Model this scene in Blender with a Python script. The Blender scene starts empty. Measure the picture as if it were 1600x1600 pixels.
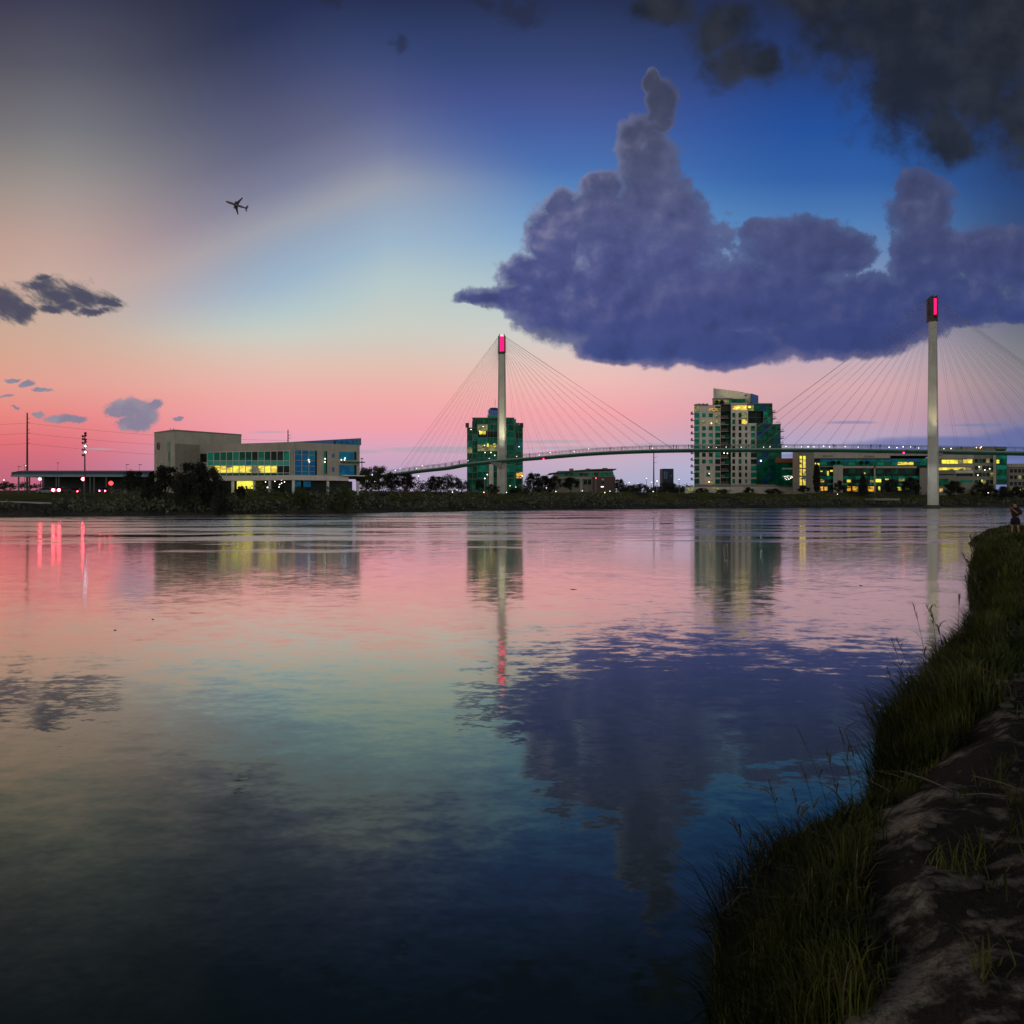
import bpy, bmesh, math, random
import numpy as np
from mathutils import Vector, Matrix, noise
random.seed(7); RNG = np.random.default_rng(7)
S = bpy.context.scene
COL = S.collection
# ---------------------------------------------------------------- camera, sky, sun, exposure
F, HY, CH = 1256.0, 781.0, 2.8       # focal length in photo pixels, horizon row, eye height above the river
cd = bpy.data.cameras.new('camera'); cam = bpy.data.objects.new('camera', cd); COL.objects.link(cam)
cd.sensor_width = 36; cd.lens = 36 * F / 1600; cd.shift_y = -19 / 1600; cd.clip_start = .05; cd.clip_end = 20000
cam.location = (0, 0, CH); cam.rotation_euler = (math.pi / 2, 0, 0); S.camera = cam
S.view_settings.view_transform = 'Standard'; S.view_settings.look = 'None'; S.view_settings.exposure = 0; S.view_settings.gamma = 1
S.cycles.use_denoising = True; S.cycles.max_bounces = 6; S.cycles.sample_clamp_indirect = 6
def lin(c):
    r = []
    for v in c[:3]:
        v /= 255.
        r.append(v / 12.92 if v <= .04045 else ((v + .055) / 1.055) ** 2.4)
    return (*r, 1)
W = bpy.data.worlds.new('World'); S.world = W; W.use_nodes = True
class NG:
    """small helper to write node maths as calls"""
    def __init__(s, nt): s.nt = nt
    def n(s, t, **k):
        nd = s.nt.nodes.new(t)
        for a, b in k.items(): setattr(nd, a, b)
        return nd
    def put(s, sock, v):
        if isinstance(v, bpy.types.NodeSocket): s.nt.links.new(v, sock)
        elif v is not None: sock.default_value = v
    def m(s, op, a, b=None, c=None, clamp=False):
        nd = s.n('ShaderNodeMath', operation=op); nd.use_clamp = clamp
        for i, v in enumerate((a, b, c)): s.put(nd.inputs[i], v)
        return nd.outputs[0]
    def v(s, op, a, b=None, c=None, scale=None):
        nd = s.n('ShaderNodeVectorMath', operation=op)
        for i, x in enumerate((a, b, c)): s.put(nd.inputs[i], x)
        if scale is not None: s.put(nd.inputs['Scale'], scale)
        return nd.outputs['Value'] if op in ('DOT_PRODUCT', 'LENGTH', 'DISTANCE') else nd.outputs[0]
    def comb(s, x, y, z):
        nd = s.n('ShaderNodeCombineXYZ')
        for i, q in enumerate((x, y, z)): s.put(nd.inputs[i], q)
        return nd.outputs[0]
    def sep(s, a):
        nd = s.n('ShaderNodeSeparateXYZ'); s.put(nd.inputs[0], a); return nd.outputs
    def ss(s, x, a, b):
        nd = s.n('ShaderNodeMapRange', interpolation_type='SMOOTHSTEP')
        for i, q in enumerate((x, a, b, 0., 1.)): s.put(nd.inputs[i], q)
        return nd.outputs[0]
    def lr(s, x, a, b, c, d):
        nd = s.n('ShaderNodeMapRange')
        for i, q in enumerate((x, a, b, c, d)): s.put(nd.inputs[i], q)
        return nd.outputs[0]
    def mix(s, f, a, b, mode='MIX'):
        nd = s.n('ShaderNodeMix', data_type='RGBA', blend_type=mode)
        s.put(nd.inputs[0], f); s.put(nd.inputs[6], a); s.put(nd.inputs[7], b); return nd.outputs[2]
    def noise(s, vec, scale, detail=4, rough=.55, out=0, dist=0):
        nd = s.n('ShaderNodeTexNoise'); s.put(nd.inputs['Vector'], vec); nd.inputs['Scale'].default_value = scale
        nd.inputs['Detail'].default_value = detail; nd.inputs['Roughness'].default_value = rough; nd.inputs['Distortion'].default_value = dist
        return nd.outputs[out]
    def ramp(s, f, stops, interp='LINEAR'):
        nd = s.n('ShaderNodeValToRGB'); cr = nd.color_ramp; cr.interpolation = interp
        s.put(nd.inputs[0], f)
        while len(cr.elements) < len(stops): cr.elements.new(.5)
        for e, (p, c) in zip(cr.elements, stops): e.position = p; e.color = c
        return nd.outputs[0]
g = NG(W.node_tree); W.node_tree.nodes.clear()
tc = g.n('ShaderNodeTexCoord'); D = g.v('NORMALIZE', tc.outputs['Generated'])
dx, dy, dz = g.sep(D)
ys = g.m('MAXIMUM', dy, .15)
U = g.m('MULTIPLY_ADD', g.m('DIVIDE', dx, ys), F, 800.)          # azimuth, in degrees-like units of the tangent plane due north
V = g.m('MULTIPLY_ADD', g.m('DIVIDE', dz, ys), -F, HY)           # elevation, growing downwards
def col_ramp(v, tab):
    tab = [(-400, (12, 14, 18)), (-150, (30, 34, 44))] + tab
    return g.ramp(g.m('DIVIDE', g.m('ADD', v, 400.), 1200.), [((y + 400) / 1200, lin(c)) for y, c in tab])
c0 = col_ramp(V, [(0, (60, 62, 85)), (100, (86, 87, 102)), (200, (118, 118, 125)), (250, (138, 135, 135)), (300, (160, 149, 146)), (380, (190, 162, 154)), (430, (200, 170, 160)), (500, (200, 173, 158)), (550, (212, 170, 152)), (600, (226, 160, 148)), (650, (231, 134, 134)), (690, (222, 112, 124)), (730, (196, 106, 130)), (780, (170, 100, 130))])
shift = g.m('MULTIPLY', g.m('MINIMUM', g.m('MULTIPLY', g.m('SUBTRACT', U, 500.), .38), 40.), g.ss(V, 560., 420.))
V1 = g.m('ADD', V, shift)
c1 = col_ramp(V1, [(0, (38, 46, 78)), (100, (68, 74, 108)), (200, (97, 100, 130)), (270, (124, 127, 154)), (325, (156, 160, 173)), (370, (150, 168, 190)), (420, (158, 182, 202)), (480, (182, 200, 202)), (520, (202, 205, 196)), (570, (224, 192, 178)), (620, (240, 172, 168)), (670, (240, 160, 172)), (700, (216, 164, 188)), (740, (182, 162, 192)), (780, (170, 160, 190))])
c2 = col_ramp(V, [(0, (38, 48, 84)), (100, (54, 71, 120)), (150, (66, 81, 140)), (200, (69, 94, 158)), (260, (74, 112, 176)), (300, (84, 132, 190)), (350, (100, 152, 205)), (400, (138, 175, 206)), (480, (184, 202, 206)), (530, (210, 206, 202)), (590, (238, 190, 184)), (645, (244, 166, 172)), (680, (226, 166, 176)), (715, (202, 174, 194)), (750, (176, 172, 198)), (780, (170, 170, 195))])
c3 = col_ramp(V, [(0, (34, 44, 78)), (100, (37, 60, 114)), (150, (35, 70, 138)), (200, (36, 80, 154)), (280, (50, 96, 166)), (350, (80, 126, 182)), (450, (130, 150, 185)), (560, (196, 172, 184)), (605, (214, 170, 176)), (650, (204, 160, 174)), (690, (176, 164, 195)), (730, (165, 175, 212)), (780, (160, 172, 205))])
c4 = col_ramp(V, [(0, (30, 36, 60)), (150, (32, 48, 88)), (300, (40, 66, 118)), (450, (66, 82, 116)), (550, (120, 122, 130)), (600, (140, 130, 138)), (640, (138, 126, 146)), (680, (120, 118, 158)), (730, (96, 110, 165)), (780, (100, 112, 165))])
sky = g.mix(g.ss(U, 60., 470.), c0, c1)
sky = g.mix(g.ss(g.m('MULTIPLY_ADD', g.m('MINIMUM', V, 340.), -1.0, g.m('ADD', U, 310.)), 560., 940.), sky, c2)
sky = g.mix(g.ss(U, 880., 1280.), sky, c3)
sky = g.mix(g.ss(U, 1340., 1640.), sky, c4)
# warmer towards the place where the sun went down, left of the frame
sky = g.mix(g.m('MULTIPLY', g.ss(U, 130., -80.), .22), sky, g.mix(1., sky, lin((255, 205, 150)), 'MULTIPLY'))
P0 = g.comb(g.m('DIVIDE', U, 100.), g.m('DIVIDE', V, 100.), 0.)
def warp(p, sc, amt):
    w = g.noise(p, sc, 3, .6, out=1)
    return g.v('ADD', p, g.v('MULTIPLY', g.v('SUBTRACT', w, (.5, .5, .5)), (amt, amt, 0)))
def field(p, blobs, k=.25):
    acc = None
    for (cx, cy, rx, ry) in blobs:
        q = g.v('MULTIPLY_ADD', p, (100 / rx, 100 / ry, 0), (-cx / rx, -cy / ry, 0))
        f = g.m('SUBTRACT', 1., g.v('LENGTH', q))
        acc = f if acc is None else g.m('SMOOTH_MAX', acc, f, k)
    return acc
def meta(p, blobs, grow=1.22):
    """soft union: the blobs add up, so that neighbours flow into each other"""
    acc = None
    for (cx, cy, rx, ry) in blobs:
        rx *= grow; ry *= grow
        q = g.v('MULTIPLY_ADD', p, (100 / rx, 100 / ry, 0), (-cx / rx, -cy / ry, 0))
        f = g.m('SUBTRACT', 1., g.v('DOT_PRODUCT', q, q)); f.node.use_clamp = True
        acc = f if acc is None else g.m('ADD', acc, f)
    return g.m('SUBTRACT', g.m('MINIMUM', g.m('MULTIPLY', acc, .9), 1.25), .30)
def billow(p, scale, detail, seed):
    nd = g.n('ShaderNodeTexVoronoi', feature='F1'); g.put(nd.inputs['Vector'], g.v('ADD', p, (0, 0, seed))); nd.inputs['Scale'].default_value = scale
    nd.inputs['Detail'].default_value = detail; nd.inputs['Roughness'].default_value = .62; nd.normalize = True
    return g.m('SUBTRACT', .38, nd.outputs['Distance'])
def big_cloud(sky):
    BIG = [(1030, 474, 230, 86), (905, 470, 130, 72), (838, 472, 112, 26), (850, 430, 70, 44), (790, 472, 80, 13), (1010, 400, 130, 100), (1018, 345, 82, 92), (1010, 275, 52, 64), (1000, 226, 44, 52), (1040, 160, 26, 34), (1022, 128, 16, 20), (1034, 185, 22, 20), (866, 372, 50, 66), (880, 330, 26, 34), (942, 345, 66, 52), (940, 300, 36, 30), (1060, 350, 56, 60),
           (1200, 470, 190, 66), (1262, 396, 96, 56), (1322, 398, 48, 42), (1196, 360, 38, 22), (1370, 484, 140, 64), (1438, 322, 58, 56), (1450, 410, 62, 84), (1555, 402, 84, 50), (1640, 420, 90, 70), (1500, 470, 90, 46),
           (1090, 536, 190, 38), (1300, 520, 150, 40), (975, 545, 76, 28), (1592, 486, 40, 20)]
    def shape(p): return field(warp(p, 1.0, .42), BIG, .16)
    def fluff(p):
        q = warp(p, 2.6, .22)
        a = g.noise(q, 1.25, 2, .5); b = billow(q, 3.4, 2, 1.); c = g.noise(p, 5.5, 6, .64)
        lo_ = g.m('ADD', g.m('MULTIPLY', g.m('SUBTRACT', a, .5), .75), g.m('MULTIPLY', b, .31))
        return lo_, g.m('ADD', lo_, g.m('MULTIPLY', g.m('SUBTRACT', c, .5), .55))
    f0 = shape(P0); la, na = fluff(P0); lb, nb_ = fluff(g.v('ADD', P0, (-.14, -.15, 0)))
    under = g.ss(V, 470., 540.)
    fa = g.m('ADD', f0, g.m('MULTIPLY', na, g.m('MULTIPLY_ADD', under, -.45, 1.)))
    ma = g.m('ADD', g.m('MULTIPLY', g.ss(fa, -.07, .13), .84), g.m('MULTIPLY', g.ss(fa, .05, .4), .16))
    rel = g.m('ADD', g.m('MULTIPLY', g.m('SUBTRACT', la, lb), 1.1), g.m('MULTIPLY', g.m('SUBTRACT', na, nb_), .30))
    left = g.ss(U, 1150., 820.)
    body = g.ramp(g.m('DIVIDE', V, 600.), [(150 / 600, lin((64, 69, 92))), (250 / 600, lin((76, 82, 114))), (330 / 600, lin((82, 88, 130))), (400 / 600, lin((78, 85, 136))), (480 / 600, lin((72, 79, 132))), (565 / 600, lin((62, 76, 134)))])
    body = g.mix(g.m('MULTIPLY', g.ss(U, 1000., 1400.), .75), body, g.mix(g.ss(V, 330., 520.), lin((62, 70, 108)), lin((52, 66, 120))))
    hi = g.mix(left, lin((100, 104, 142)), lin((144, 142, 172)))
    k_hi = g.m('MULTIPLY', g.m('MULTIPLY', g.ss(rel, -.04, .40), .62), g.ss(V, 560., 440.))
    body = g.mix(k_hi, body, hi)
    # thin edges on the side of the afterglow let some light through
    rim = g.m('MULTIPLY', g.ss(fa, .34, .02), g.m('MULTIPLY', g.ss(V, 500., 400.), g.m('MULTIPLY_ADD', left, .45, .12)))
    body = g.mix(rim, body, g.mix(left, lin((104, 108, 142)), lin((150, 150, 176))))
    body = g.mix(g.m('MULTIPLY', g.ss(rel, .04, -.34), .50), body, lin((46, 54, 92)))
    core = g.m('MULTIPLY', g.ss(f0, .25, .8), g.ss(V, 400., 520.))
    body = g.mix(g.m('MULTIPLY', core, .25), body, lin((50, 64, 122)))
    sky = g.mix(ma, sky, body)
    return sky
def top_cloud(sky):
    TOP = [(1400, 35, 165, 120), (1450, 120, 130, 130), (1480, 215, 60, 48), (1300, 0, 110, 60), (1560, 50, 120, 130), (1620, 170, 90, 90), (1530, 150, 80, 80), (1118, 50, 56, 50), (1155, 102, 62, 44), (1190, 95, 34, 34), (1035, 12, 56, 30)]
    f2 = field(warp(P0, .9, .9), TOP, .18)
    n2 = g.noise(warp(P0, 2., .3), 1.6, 7, .64)
    f2 = g.m('ADD', f2, g.m('MULTIPLY', g.m('SUBTRACT', n2, .5), 1.7))
    dark = g.mix(g.ss(g.noise(P0, 1.1, 4, .55), .36, .72), lin((31, 36, 46)), lin((47, 51, 61)))
    sky = g.mix(g.m('MULTIPLY', g.ss(f2, -.30, .62), .95), sky, dark)
    return sky
def wisp_cloud(sky):
    WISP = [(722, 92, 34, 44), (712, 66, 18, 22), (735, 112, 22, 18), (626, 66, 22, 18), (815, 15, 60, 36), (760, 6, 50, 16), (520, 2, 40, 14)]
    f3 = g.m('ADD', field(warp(P0, 2.2, .6), WISP, .12), g.m('MULTIPLY', g.m('SUBTRACT', g.noise(P0, 3., 7, .66), .5), 1.9))
    sky = g.mix(g.m('MULTIPLY', g.ss(f3, .0, .85), .62), sky, lin((38, 42, 62)))
    return sky
def left_cloud(sky):
    LEFT = [(5, 474, 52, 34), (36, 488, 28, 26), (66, 448, 46, 20), (92, 462, 66, 28), (134, 468, 50, 22), (164, 472, 40, 14), (146, 488, 40, 8), (80, 484, 30, 8), (68, 434, 22, 8), (178, 476, 22, 6), (105, 478, 36, 10)]
    qp = g.v('MULTIPLY', P0, (1, 1, 1)); qx, qy, qz = g.sep(P0)
    qs = g.comb(g.m('SUBTRACT', qx, g.m('MULTIPLY', qy, .35)), g.m('MULTIPLY', g.m('ADD', qy, g.m('MULTIPLY', qx, -.45)), 1.7), 3.)
    f4 = g.m('ADD', field(warp(P0, 3.5, .20), LEFT, .22), g.m('MULTIPLY', g.m('SUBTRACT', g.noise(qs, 2.6, 7, .68), .5), 2.0))
    sky = g.mix(g.m('MULTIPLY', g.ss(f4, -.02, .55), .95), sky, g.mix(g.ss(f4, .2, .8), lin((98, 100, 108)), lin((62, 66, 92))))
    LOW = [(190, 640, 32, 18), (212, 638, 34, 21), (226, 648, 26, 22), (208, 662, 38, 13), (236, 632, 20, 8), (100, 656, 34, 9), (120, 656, 18, 9), (62, 649, 13, 5), (19, 595, 14, 5), (42, 603, 14, 6), (66, 611, 22, 3.5), (10, 620, 14, 3), (278, 651, 9, 4), (24, 636, 10, 2.5)]
    f5 = g.m('ADD', field(warp(P0, 3., .22), LOW, .12), g.m('MULTIPLY', g.m('SUBTRACT', g.noise(P0, 6., 6, .66), .5), 1.1))
    lowc = g.mix(g.ss(g.noise(P0, 3., 3, .5), .42, .72), lin((118, 126, 152)), lin((140, 142, 158)))
    sky = g.mix(g.m('MULTIPLY', g.ss(f5, -.05, .42), .90), sky, lowc)
    return sky
def streak_cloud(sky):
    STR = [(690, 703, 130, 8), (560, 706, 60, 5), (860, 690, 80, 4), (900, 700, 110, 4), (1330, 660, 55, 3.5), (1230, 712, 100, 5), (420, 675, 40, 3), (150, 702, 40, 2.5), (1540, 664, 90, 3.5), (1030, 695, 60, 4)]
    f6 = g.m('ADD', field(P0, STR, .1), g.m('MULTIPLY', g.m('SUBTRACT', g.noise(g.v('MULTIPLY', P0, (1.2, 9, 1)), 1.5, 5, .6), .5), .9))
    sky = g.mix(g.m('MULTIPLY', g.ss(f6, .0, .7), .62), sky, g.mix(g.ss(U, 1000., 1300.), lin((168, 164, 178)), lin((112, 128, 172))))
    BAND = [(1520, 700, 240, 22), (1650, 690, 160, 30), (1380, 712, 180, 12)]
    f7 = g.m('ADD', field(P0, BAND, .1), g.m('MULTIPLY', g.m('SUBTRACT', g.noise(g.v('MULTIPLY', P0, (.8, 3, 1)), 1.5, 4, .5), .5), .5))
    sky = g.mix(g.m('MULTIPLY', g.ss(f7, .0, .35), .7), sky, lin((90, 106, 162)))
    return sky
# the eastern sky behind the viewer: brightened low down as added light for the facades, night blue overhead
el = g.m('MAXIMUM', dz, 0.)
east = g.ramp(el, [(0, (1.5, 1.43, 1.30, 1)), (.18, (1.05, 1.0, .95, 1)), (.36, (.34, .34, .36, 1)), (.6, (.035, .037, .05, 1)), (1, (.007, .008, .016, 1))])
def finish(c):
    bg = g.n('ShaderNodeBackground'); g.put(bg.inputs[0], c); bg.inputs[1].default_value = 1.0; return bg.outputs[0]
def gate(f, a, b_):
    mx = g.n('ShaderNodeMixShader'); g.put(mx.inputs[0], f); g.put(mx.inputs[1], a); g.put(mx.inputs[2], b_); return mx.outputs[0]
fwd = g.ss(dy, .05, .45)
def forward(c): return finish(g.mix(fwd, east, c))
# clouds are only worked out in the parts of the sky that have them
plain = forward(sky)
left_ = forward(left_cloud(streak_cloud(sky)))
upper = forward(wisp_cloud(top_cloud(sky)))
right = forward(big_cloud(top_cloud(sky)))
lower = forward(streak_cloud(big_cloud(sky)))
gt = lambda x, v: g.m('GREATER_THAN', x, v)
c_ = gate(gt(U, 690.), gate(gt(V, 300.), upper, gate(gt(V, 600.), plain, forward(streak_cloud(sky)))), gate(gt(V, 330.), gate(gt(V, 60.), upper, right), gate(gt(V, 640.), lower, forward(streak_cloud(sky)))))
c_ = gate(gt(U, 345.), left_, c_)
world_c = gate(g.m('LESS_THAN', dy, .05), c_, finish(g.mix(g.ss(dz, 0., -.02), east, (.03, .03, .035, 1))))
SUN_EL, SUN_AZ = math.radians(2.0), math.radians(-52)            # just at the horizon, left of the frame
st = g.n('ShaderNodeTexSky', sky_type='NISHITA'); st.sun_disc = False; st.sun_elevation = SUN_EL; st.sun_rotation = SUN_AZ
bg1 = g.n('ShaderNodeBackground'); g.put(bg1.inputs[0], st.outputs[0]); bg1.inputs[1].default_value = .002
ad = g.n('ShaderNodeAddShader'); g.put(ad.inputs[0], bg1.outputs[0]); g.put(ad.inputs[1], world_c)
ow = g.n('ShaderNodeOutputWorld'); g.put(ow.inputs[0], ad.outputs[0])
ld = bpy.data.lights.new('sun', 'SUN'); ld.energy = .25; ld.angle = math.radians(12); ld.color = (1, .62, .5)
lo = bpy.data.objects.new('sun', ld); COL.objects.link(lo)
sd = Vector((math.sin(SUN_AZ) * math.cos(SUN_EL), math.cos(SUN_AZ) * math.cos(SUN_EL), math.sin(SUN_EL)))
lo.rotation_euler = (-sd).to_track_quat('-Z', 'Y').to_euler()

# ---------------------------------------------------------------- helpers
def wx(px, Y): return (px - 800) / F * Y
def wz(py, Y): return CH + (HY - py) / F * Y
def at(px, py, Y): return Vector((wx(px, Y), Y, wz(py, Y)))
def tag(o, label=None, cat=None, group=None, kind=None):
    if label: o['label'] = label
    if cat: o['category'] = cat
    if group: o['group'] = group
    if kind: o['kind'] = kind
    return o
def thing(name, loc, label, cat, group=None):
    o = bpy.data.objects.new(name, None); o.empty_display_size = .3; COL.objects.link(o); o.location = loc
    return tag(o, label, cat, group)
def wloc(o):
    v = Vector((0, 0, 0))
    while o: v += Vector(o.location); o = o.parent
    return v
def link(name, me, parent=None):
    o = bpy.data.objects.new(name, me); COL.objects.link(o)
    if parent: o.parent = parent
    return o
def kids(o): return [c for c in bpy.data.objects if c.parent == o]
def copy_tree(o, loc, rz=0, sc=1, tree=None):
    """copies a thing, its parts and their sub-parts"""
    c = o.copy(); COL.objects.link(c); c.location = loc
    c.rotation_euler = (0, 0, rz); c.scale = (sc, sc, sc) if not hasattr(sc, '__len__') else sc
    def rec(a, b):
        for ch in KIDS.get(a.name) or KIDS.setdefault(a.name, kids(a)):
            d = ch.copy(); COL.objects.link(d); d.parent = b; rec(ch, d)
    rec(o, c); return c
KIDS = {}
class MB:
    def __init__(s): s.v = []; s.f = []
    def add(s, vs, fs):
        k = len(s.v); s.v += [tuple(a) for a in vs]; s.f += [tuple(i + k for i in f) for f in fs]; return s
    def box(s, x0, x1, y0, y1, z0, z1):
        x0, x1 = sorted((x0, x1)); y0, y1 = sorted((y0, y1)); z0, z1 = sorted((z0, z1))
        return s.add([(x0, y0, z0), (x1, y0, z0), (x1, y1, z0), (x0, y1, z0), (x0, y0, z1), (x1, y0, z1), (x1, y1, z1), (x0, y1, z1)],
                     [(0, 3, 2, 1), (4, 5, 6, 7), (0, 1, 5, 4), (1, 2, 6, 5), (2, 3, 7, 6), (3, 0, 4, 7)])
    def prism(s, pts, z0, z1, tops=None):
        n = len(pts); tops = tops or [z1] * n
        ar = sum(pts[i][0] * pts[(i + 1) % n][1] - pts[(i + 1) % n][0] * pts[i][1] for i in range(n))
        if ar < 0: pts = pts[::-1]; tops = tops[::-1]
        vs = [(p[0], p[1], z0) for p in pts] + [(p[0], p[1], t) for p, t in zip(pts, tops)]
        return s.add(vs, [tuple(range(n))[::-1], tuple(range(n, 2 * n))] + [(i, (i + 1) % n, n + (i + 1) % n, n + i) for i in range(n)])
    def tube(s, a, b, r, r2=None, n=8, cap=True):
        a, b = Vector(a), Vector(b); r2 = r if r2 is None else r2; d = (b - a).normalized()
        t = Vector((0, 0, 1)) if abs(d.z) < .9 else Vector((1, 0, 0)); u = d.cross(t).normalized(); w = d.cross(u)
        vs = [p + (u * math.cos(2 * math.pi * i / n) + w * math.sin(2 * math.pi * i / n)) * rr for p, rr in ((a, r), (b, r2)) for i in range(n)]
        fs = [(i, i + n, (i + 1) % n + n, (i + 1) % n) for i in range(n)]
        if cap: fs += [tuple(range(n)), tuple(range(n, 2 * n))[::-1]]
        return s.add(vs, fs)
    def path(s, pts, r, n=5):
        for i in range(len(pts) - 1):
            ra, rb = (r[i], r[i + 1]) if hasattr(r, '__len__') else (r, r)
            s.tube(pts[i], pts[i + 1], ra, rb, n)
        return s
    def ball(s, c, r, n=8, m=5, sc=(1, 1, 1)):
        c = Vector(c); vs = [c + Vector((0, 0, -r * sc[2]))]; fs = []
        for j in range(1, m):
            a = math.pi * j / m - math.pi / 2
            for i in range(n):
                b = 2 * math.pi * i / n
                vs.append(c + Vector((r * sc[0] * math.cos(a) * math.cos(b), r * sc[1] * math.cos(a) * math.sin(b), r * sc[2] * math.sin(a))))
        vs.append(c + Vector((0, 0, r * sc[2]))); L = len(vs) - 1
        for i in range(n):
            i2 = (i + 1) % n
            fs.append((0, 1 + i2, 1 + i)); fs.append((L, 1 + (m - 2) * n + i, 1 + (m - 2) * n + i2))
            for j in range(m - 2): fs.append((1 + j * n + i, 1 + j * n + i2, 1 + (j + 1) * n + i2, 1 + (j + 1) * n + i))
        return s.add(vs, fs)
    def build(s, name, mat, parent=None, smooth=False, org=None):
        o0 = wloc(parent) if parent else Vector(org or (0, 0, 0))
        me = bpy.data.meshes.new(name); me.from_pydata([(v[0] - o0[0], v[1] - o0[1], v[2] - o0[2]) for v in s.v], [], s.f)
        me.materials.append(mat); 
        if smooth: me.polygons.foreach_set('use_smooth', [True] * len(me.polygons))
        o = link(name, me, parent)
        if not parent and org: o.location = org
        return o
def quads(name, Vt, mat, parent=None, tri=False):
    """mesh from an (n,4,3) array of separate quads"""
    n, k = Vt.shape[:2]; me = bpy.data.meshes.new(name)
    me.vertices.add(n * k); me.vertices.foreach_set('co', Vt.reshape(-1).astype(np.float32))
    me.loops.add(n * k); me.loops.foreach_set('vertex_index', np.arange(n * k, dtype=np.int32))
    me.polygons.add(n); me.polygons.foreach_set('loop_start', np.arange(0, n * k, k, dtype=np.int32)); me.polygons.foreach_set('loop_total', np.full(n, k, dtype=np.int32))
    me.materials.append(mat); me.update(calc_edges=True); me.validate()
    return link(name, me, parent)
def leaf_quads(C, size, flat=1.0):
    n = len(C); a = RNG.normal(size=(n, 3)); a /= np.linalg.norm(a, axis=1, keepdims=True)
    b = RNG.normal(size=(n, 3)); b -= (b * a).sum(1, keepdims=True) * a; b /= np.linalg.norm(b, axis=1, keepdims=True)
    a = a * size[:, None] * .5; b = b * size[:, None] * .36
    return np.stack([C - a, C - b * flat, C + a, C + b * flat], 1)
# ---------------------------------------------------------------- materials
def M(name, col, rough=.7, metal=0., var=.18, sc=1.5, bump=0., spec=.4, emit=None, es=0., stain=0., srgb=False):
    m = bpy.data.materials.new(name); m.use_nodes = True; h = NG(m.node_tree); b = m.node_tree.nodes['Principled BSDF']
    c = lin(col) if srgb else (*col, 1)
    pos = h.n('ShaderNodeNewGeometry').outputs['Position']
    if var:
        n = h.noise(pos, sc, 5, .6); n2 = h.noise(pos, sc * .17, 3, .5)
        k = h.m('ADD', h.m('MULTIPLY', n, .6), h.m('MULTIPLY', n2, .4))
        f = h.lr(k, .3, .7, 1 - var, 1 + var)
        cc = h.mix(1., c, h.comb(f, f, f), 'MULTIPLY')
        if stain:
            px, py, pz = h.sep(pos); st = h.noise(h.comb(h.m('MULTIPLY', px, 1.2), h.m('MULTIPLY', py, 1.2), h.m('MULTIPLY', pz, .12)), 1., 4, .6)
            cc = h.mix(h.m('MULTIPLY', h.ss(st, .5, .72), stain), cc, h.mix(1., cc, (.45, .42, .38, 1), 'MULTIPLY'))
        h.put(b.inputs['Base Color'], cc)
        if bump:
            bn = h.n('ShaderNodeBump'); bn.inputs['Strength'].default_value = bump; bn.inputs['Distance'].default_value = .05; h.put(bn.inputs['Height'], n); h.put(b.inputs['Normal'], bn.outputs[0])
    else: b.inputs['Base Color'].default_value = c
    b.inputs['Roughness'].default_value = rough; b.inputs['Metallic'].default_value = metal; b.inputs['Specular IOR Level'].default_value = spec
    if emit: b.inputs['Emission Color'].default_value = (*emit, 1); b.inputs['Emission Strength'].default_value = es
    return m
def Mlit(name, a, bcol, strength, sc=1.2, lo=.35, hi=.6, off=(.01, .03, .02)):
    """a lit window: bright ceiling lamps, furniture and dark gaps behind the glass"""
    m = bpy.data.materials.new(name); m.use_nodes = True; h = NG(m.node_tree); b = m.node_tree.nodes['Principled BSDF']
    pos = h.n('ShaderNodeNewGeometry').outputs['Position']; x, y, z = h.sep(pos)
    q = h.comb(h.m('MULTIPLY', h.m('ADD', x, y), .9), h.m('MULTIPLY', z, 1.6), 0.)
    n = h.noise(q, sc, 4, .7); n1 = h.noise(q, sc * .45, 2, .5)
    vo = h.n('ShaderNodeTexVoronoi'); vo.distance = 'CHEBYCHEV'; h.put(vo.inputs['Vector'], q); vo.inputs['Scale'].default_value = sc * 1.3
    vr = h.sep(vo.outputs['Color'])[0]
    c = h.mix(h.ss(h.m('ADD', h.m('MULTIPLY', n, .6), h.m('MULTIPLY', vr, .4)), lo, hi), (*bcol, 1), (*a, 1))
    c = h.mix(h.ss(n1, .36, .50), (*off, 1), c)
    h.put(b.inputs['Emission Color'], c); b.inputs['Emission Strength'].default_value = strength
    b.inputs['Base Color'].default_value = (.02, .03, .02, 1); b.inputs['Roughness'].default_value = .15
    return m
def Mem(name, c, s):
    m = bpy.data.materials.new(name); m.use_nodes = True; b = m.node_tree.nodes['Principled BSDF']
    b.inputs['Base Color'].default_value = (*[min(.8, x) for x in c], 1); b.inputs['Emission Color'].default_value = (*c, 1); b.inputs['Emission Strength'].default_value = s
    return m
def Mglass(name, c, c2, rough=.3, spec=.07):
    m = bpy.data.materials.new(name); m.use_nodes = True; h = NG(m.node_tree); b = m.node_tree.nodes['Principled BSDF']
    pos = h.n('ShaderNodeNewGeometry').outputs['Position']; x, y, z = h.sep(pos)
    q = h.comb(h.m('ADD', x, y), h.m('MULTIPLY', z, 1.), 0.)
    vo = h.n('ShaderNodeTexVoronoi'); vo.distance = 'CHEBYCHEV'; h.put(vo.inputs['Vector'], q); vo.inputs['Scale'].default_value = .42
    r = h.sep(vo.outputs['Color'])[0]; n = h.noise(q, .35, 4, .6)
    cc = h.mix(h.ss(h.m('ADD', h.m('MULTIPLY', r, .5), h.m('MULTIPLY', n, .5)), .35, .65), (*c, 1), (*c2, 1))
    h.put(b.inputs['Base Color'], cc); b.inputs['Roughness'].default_value = rough; b.inputs['Specular IOR Level'].default_value = spec
    return m
stone = M('limestone', (.36, .345, .285), .85, sc=.5, stain=.35)
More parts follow.
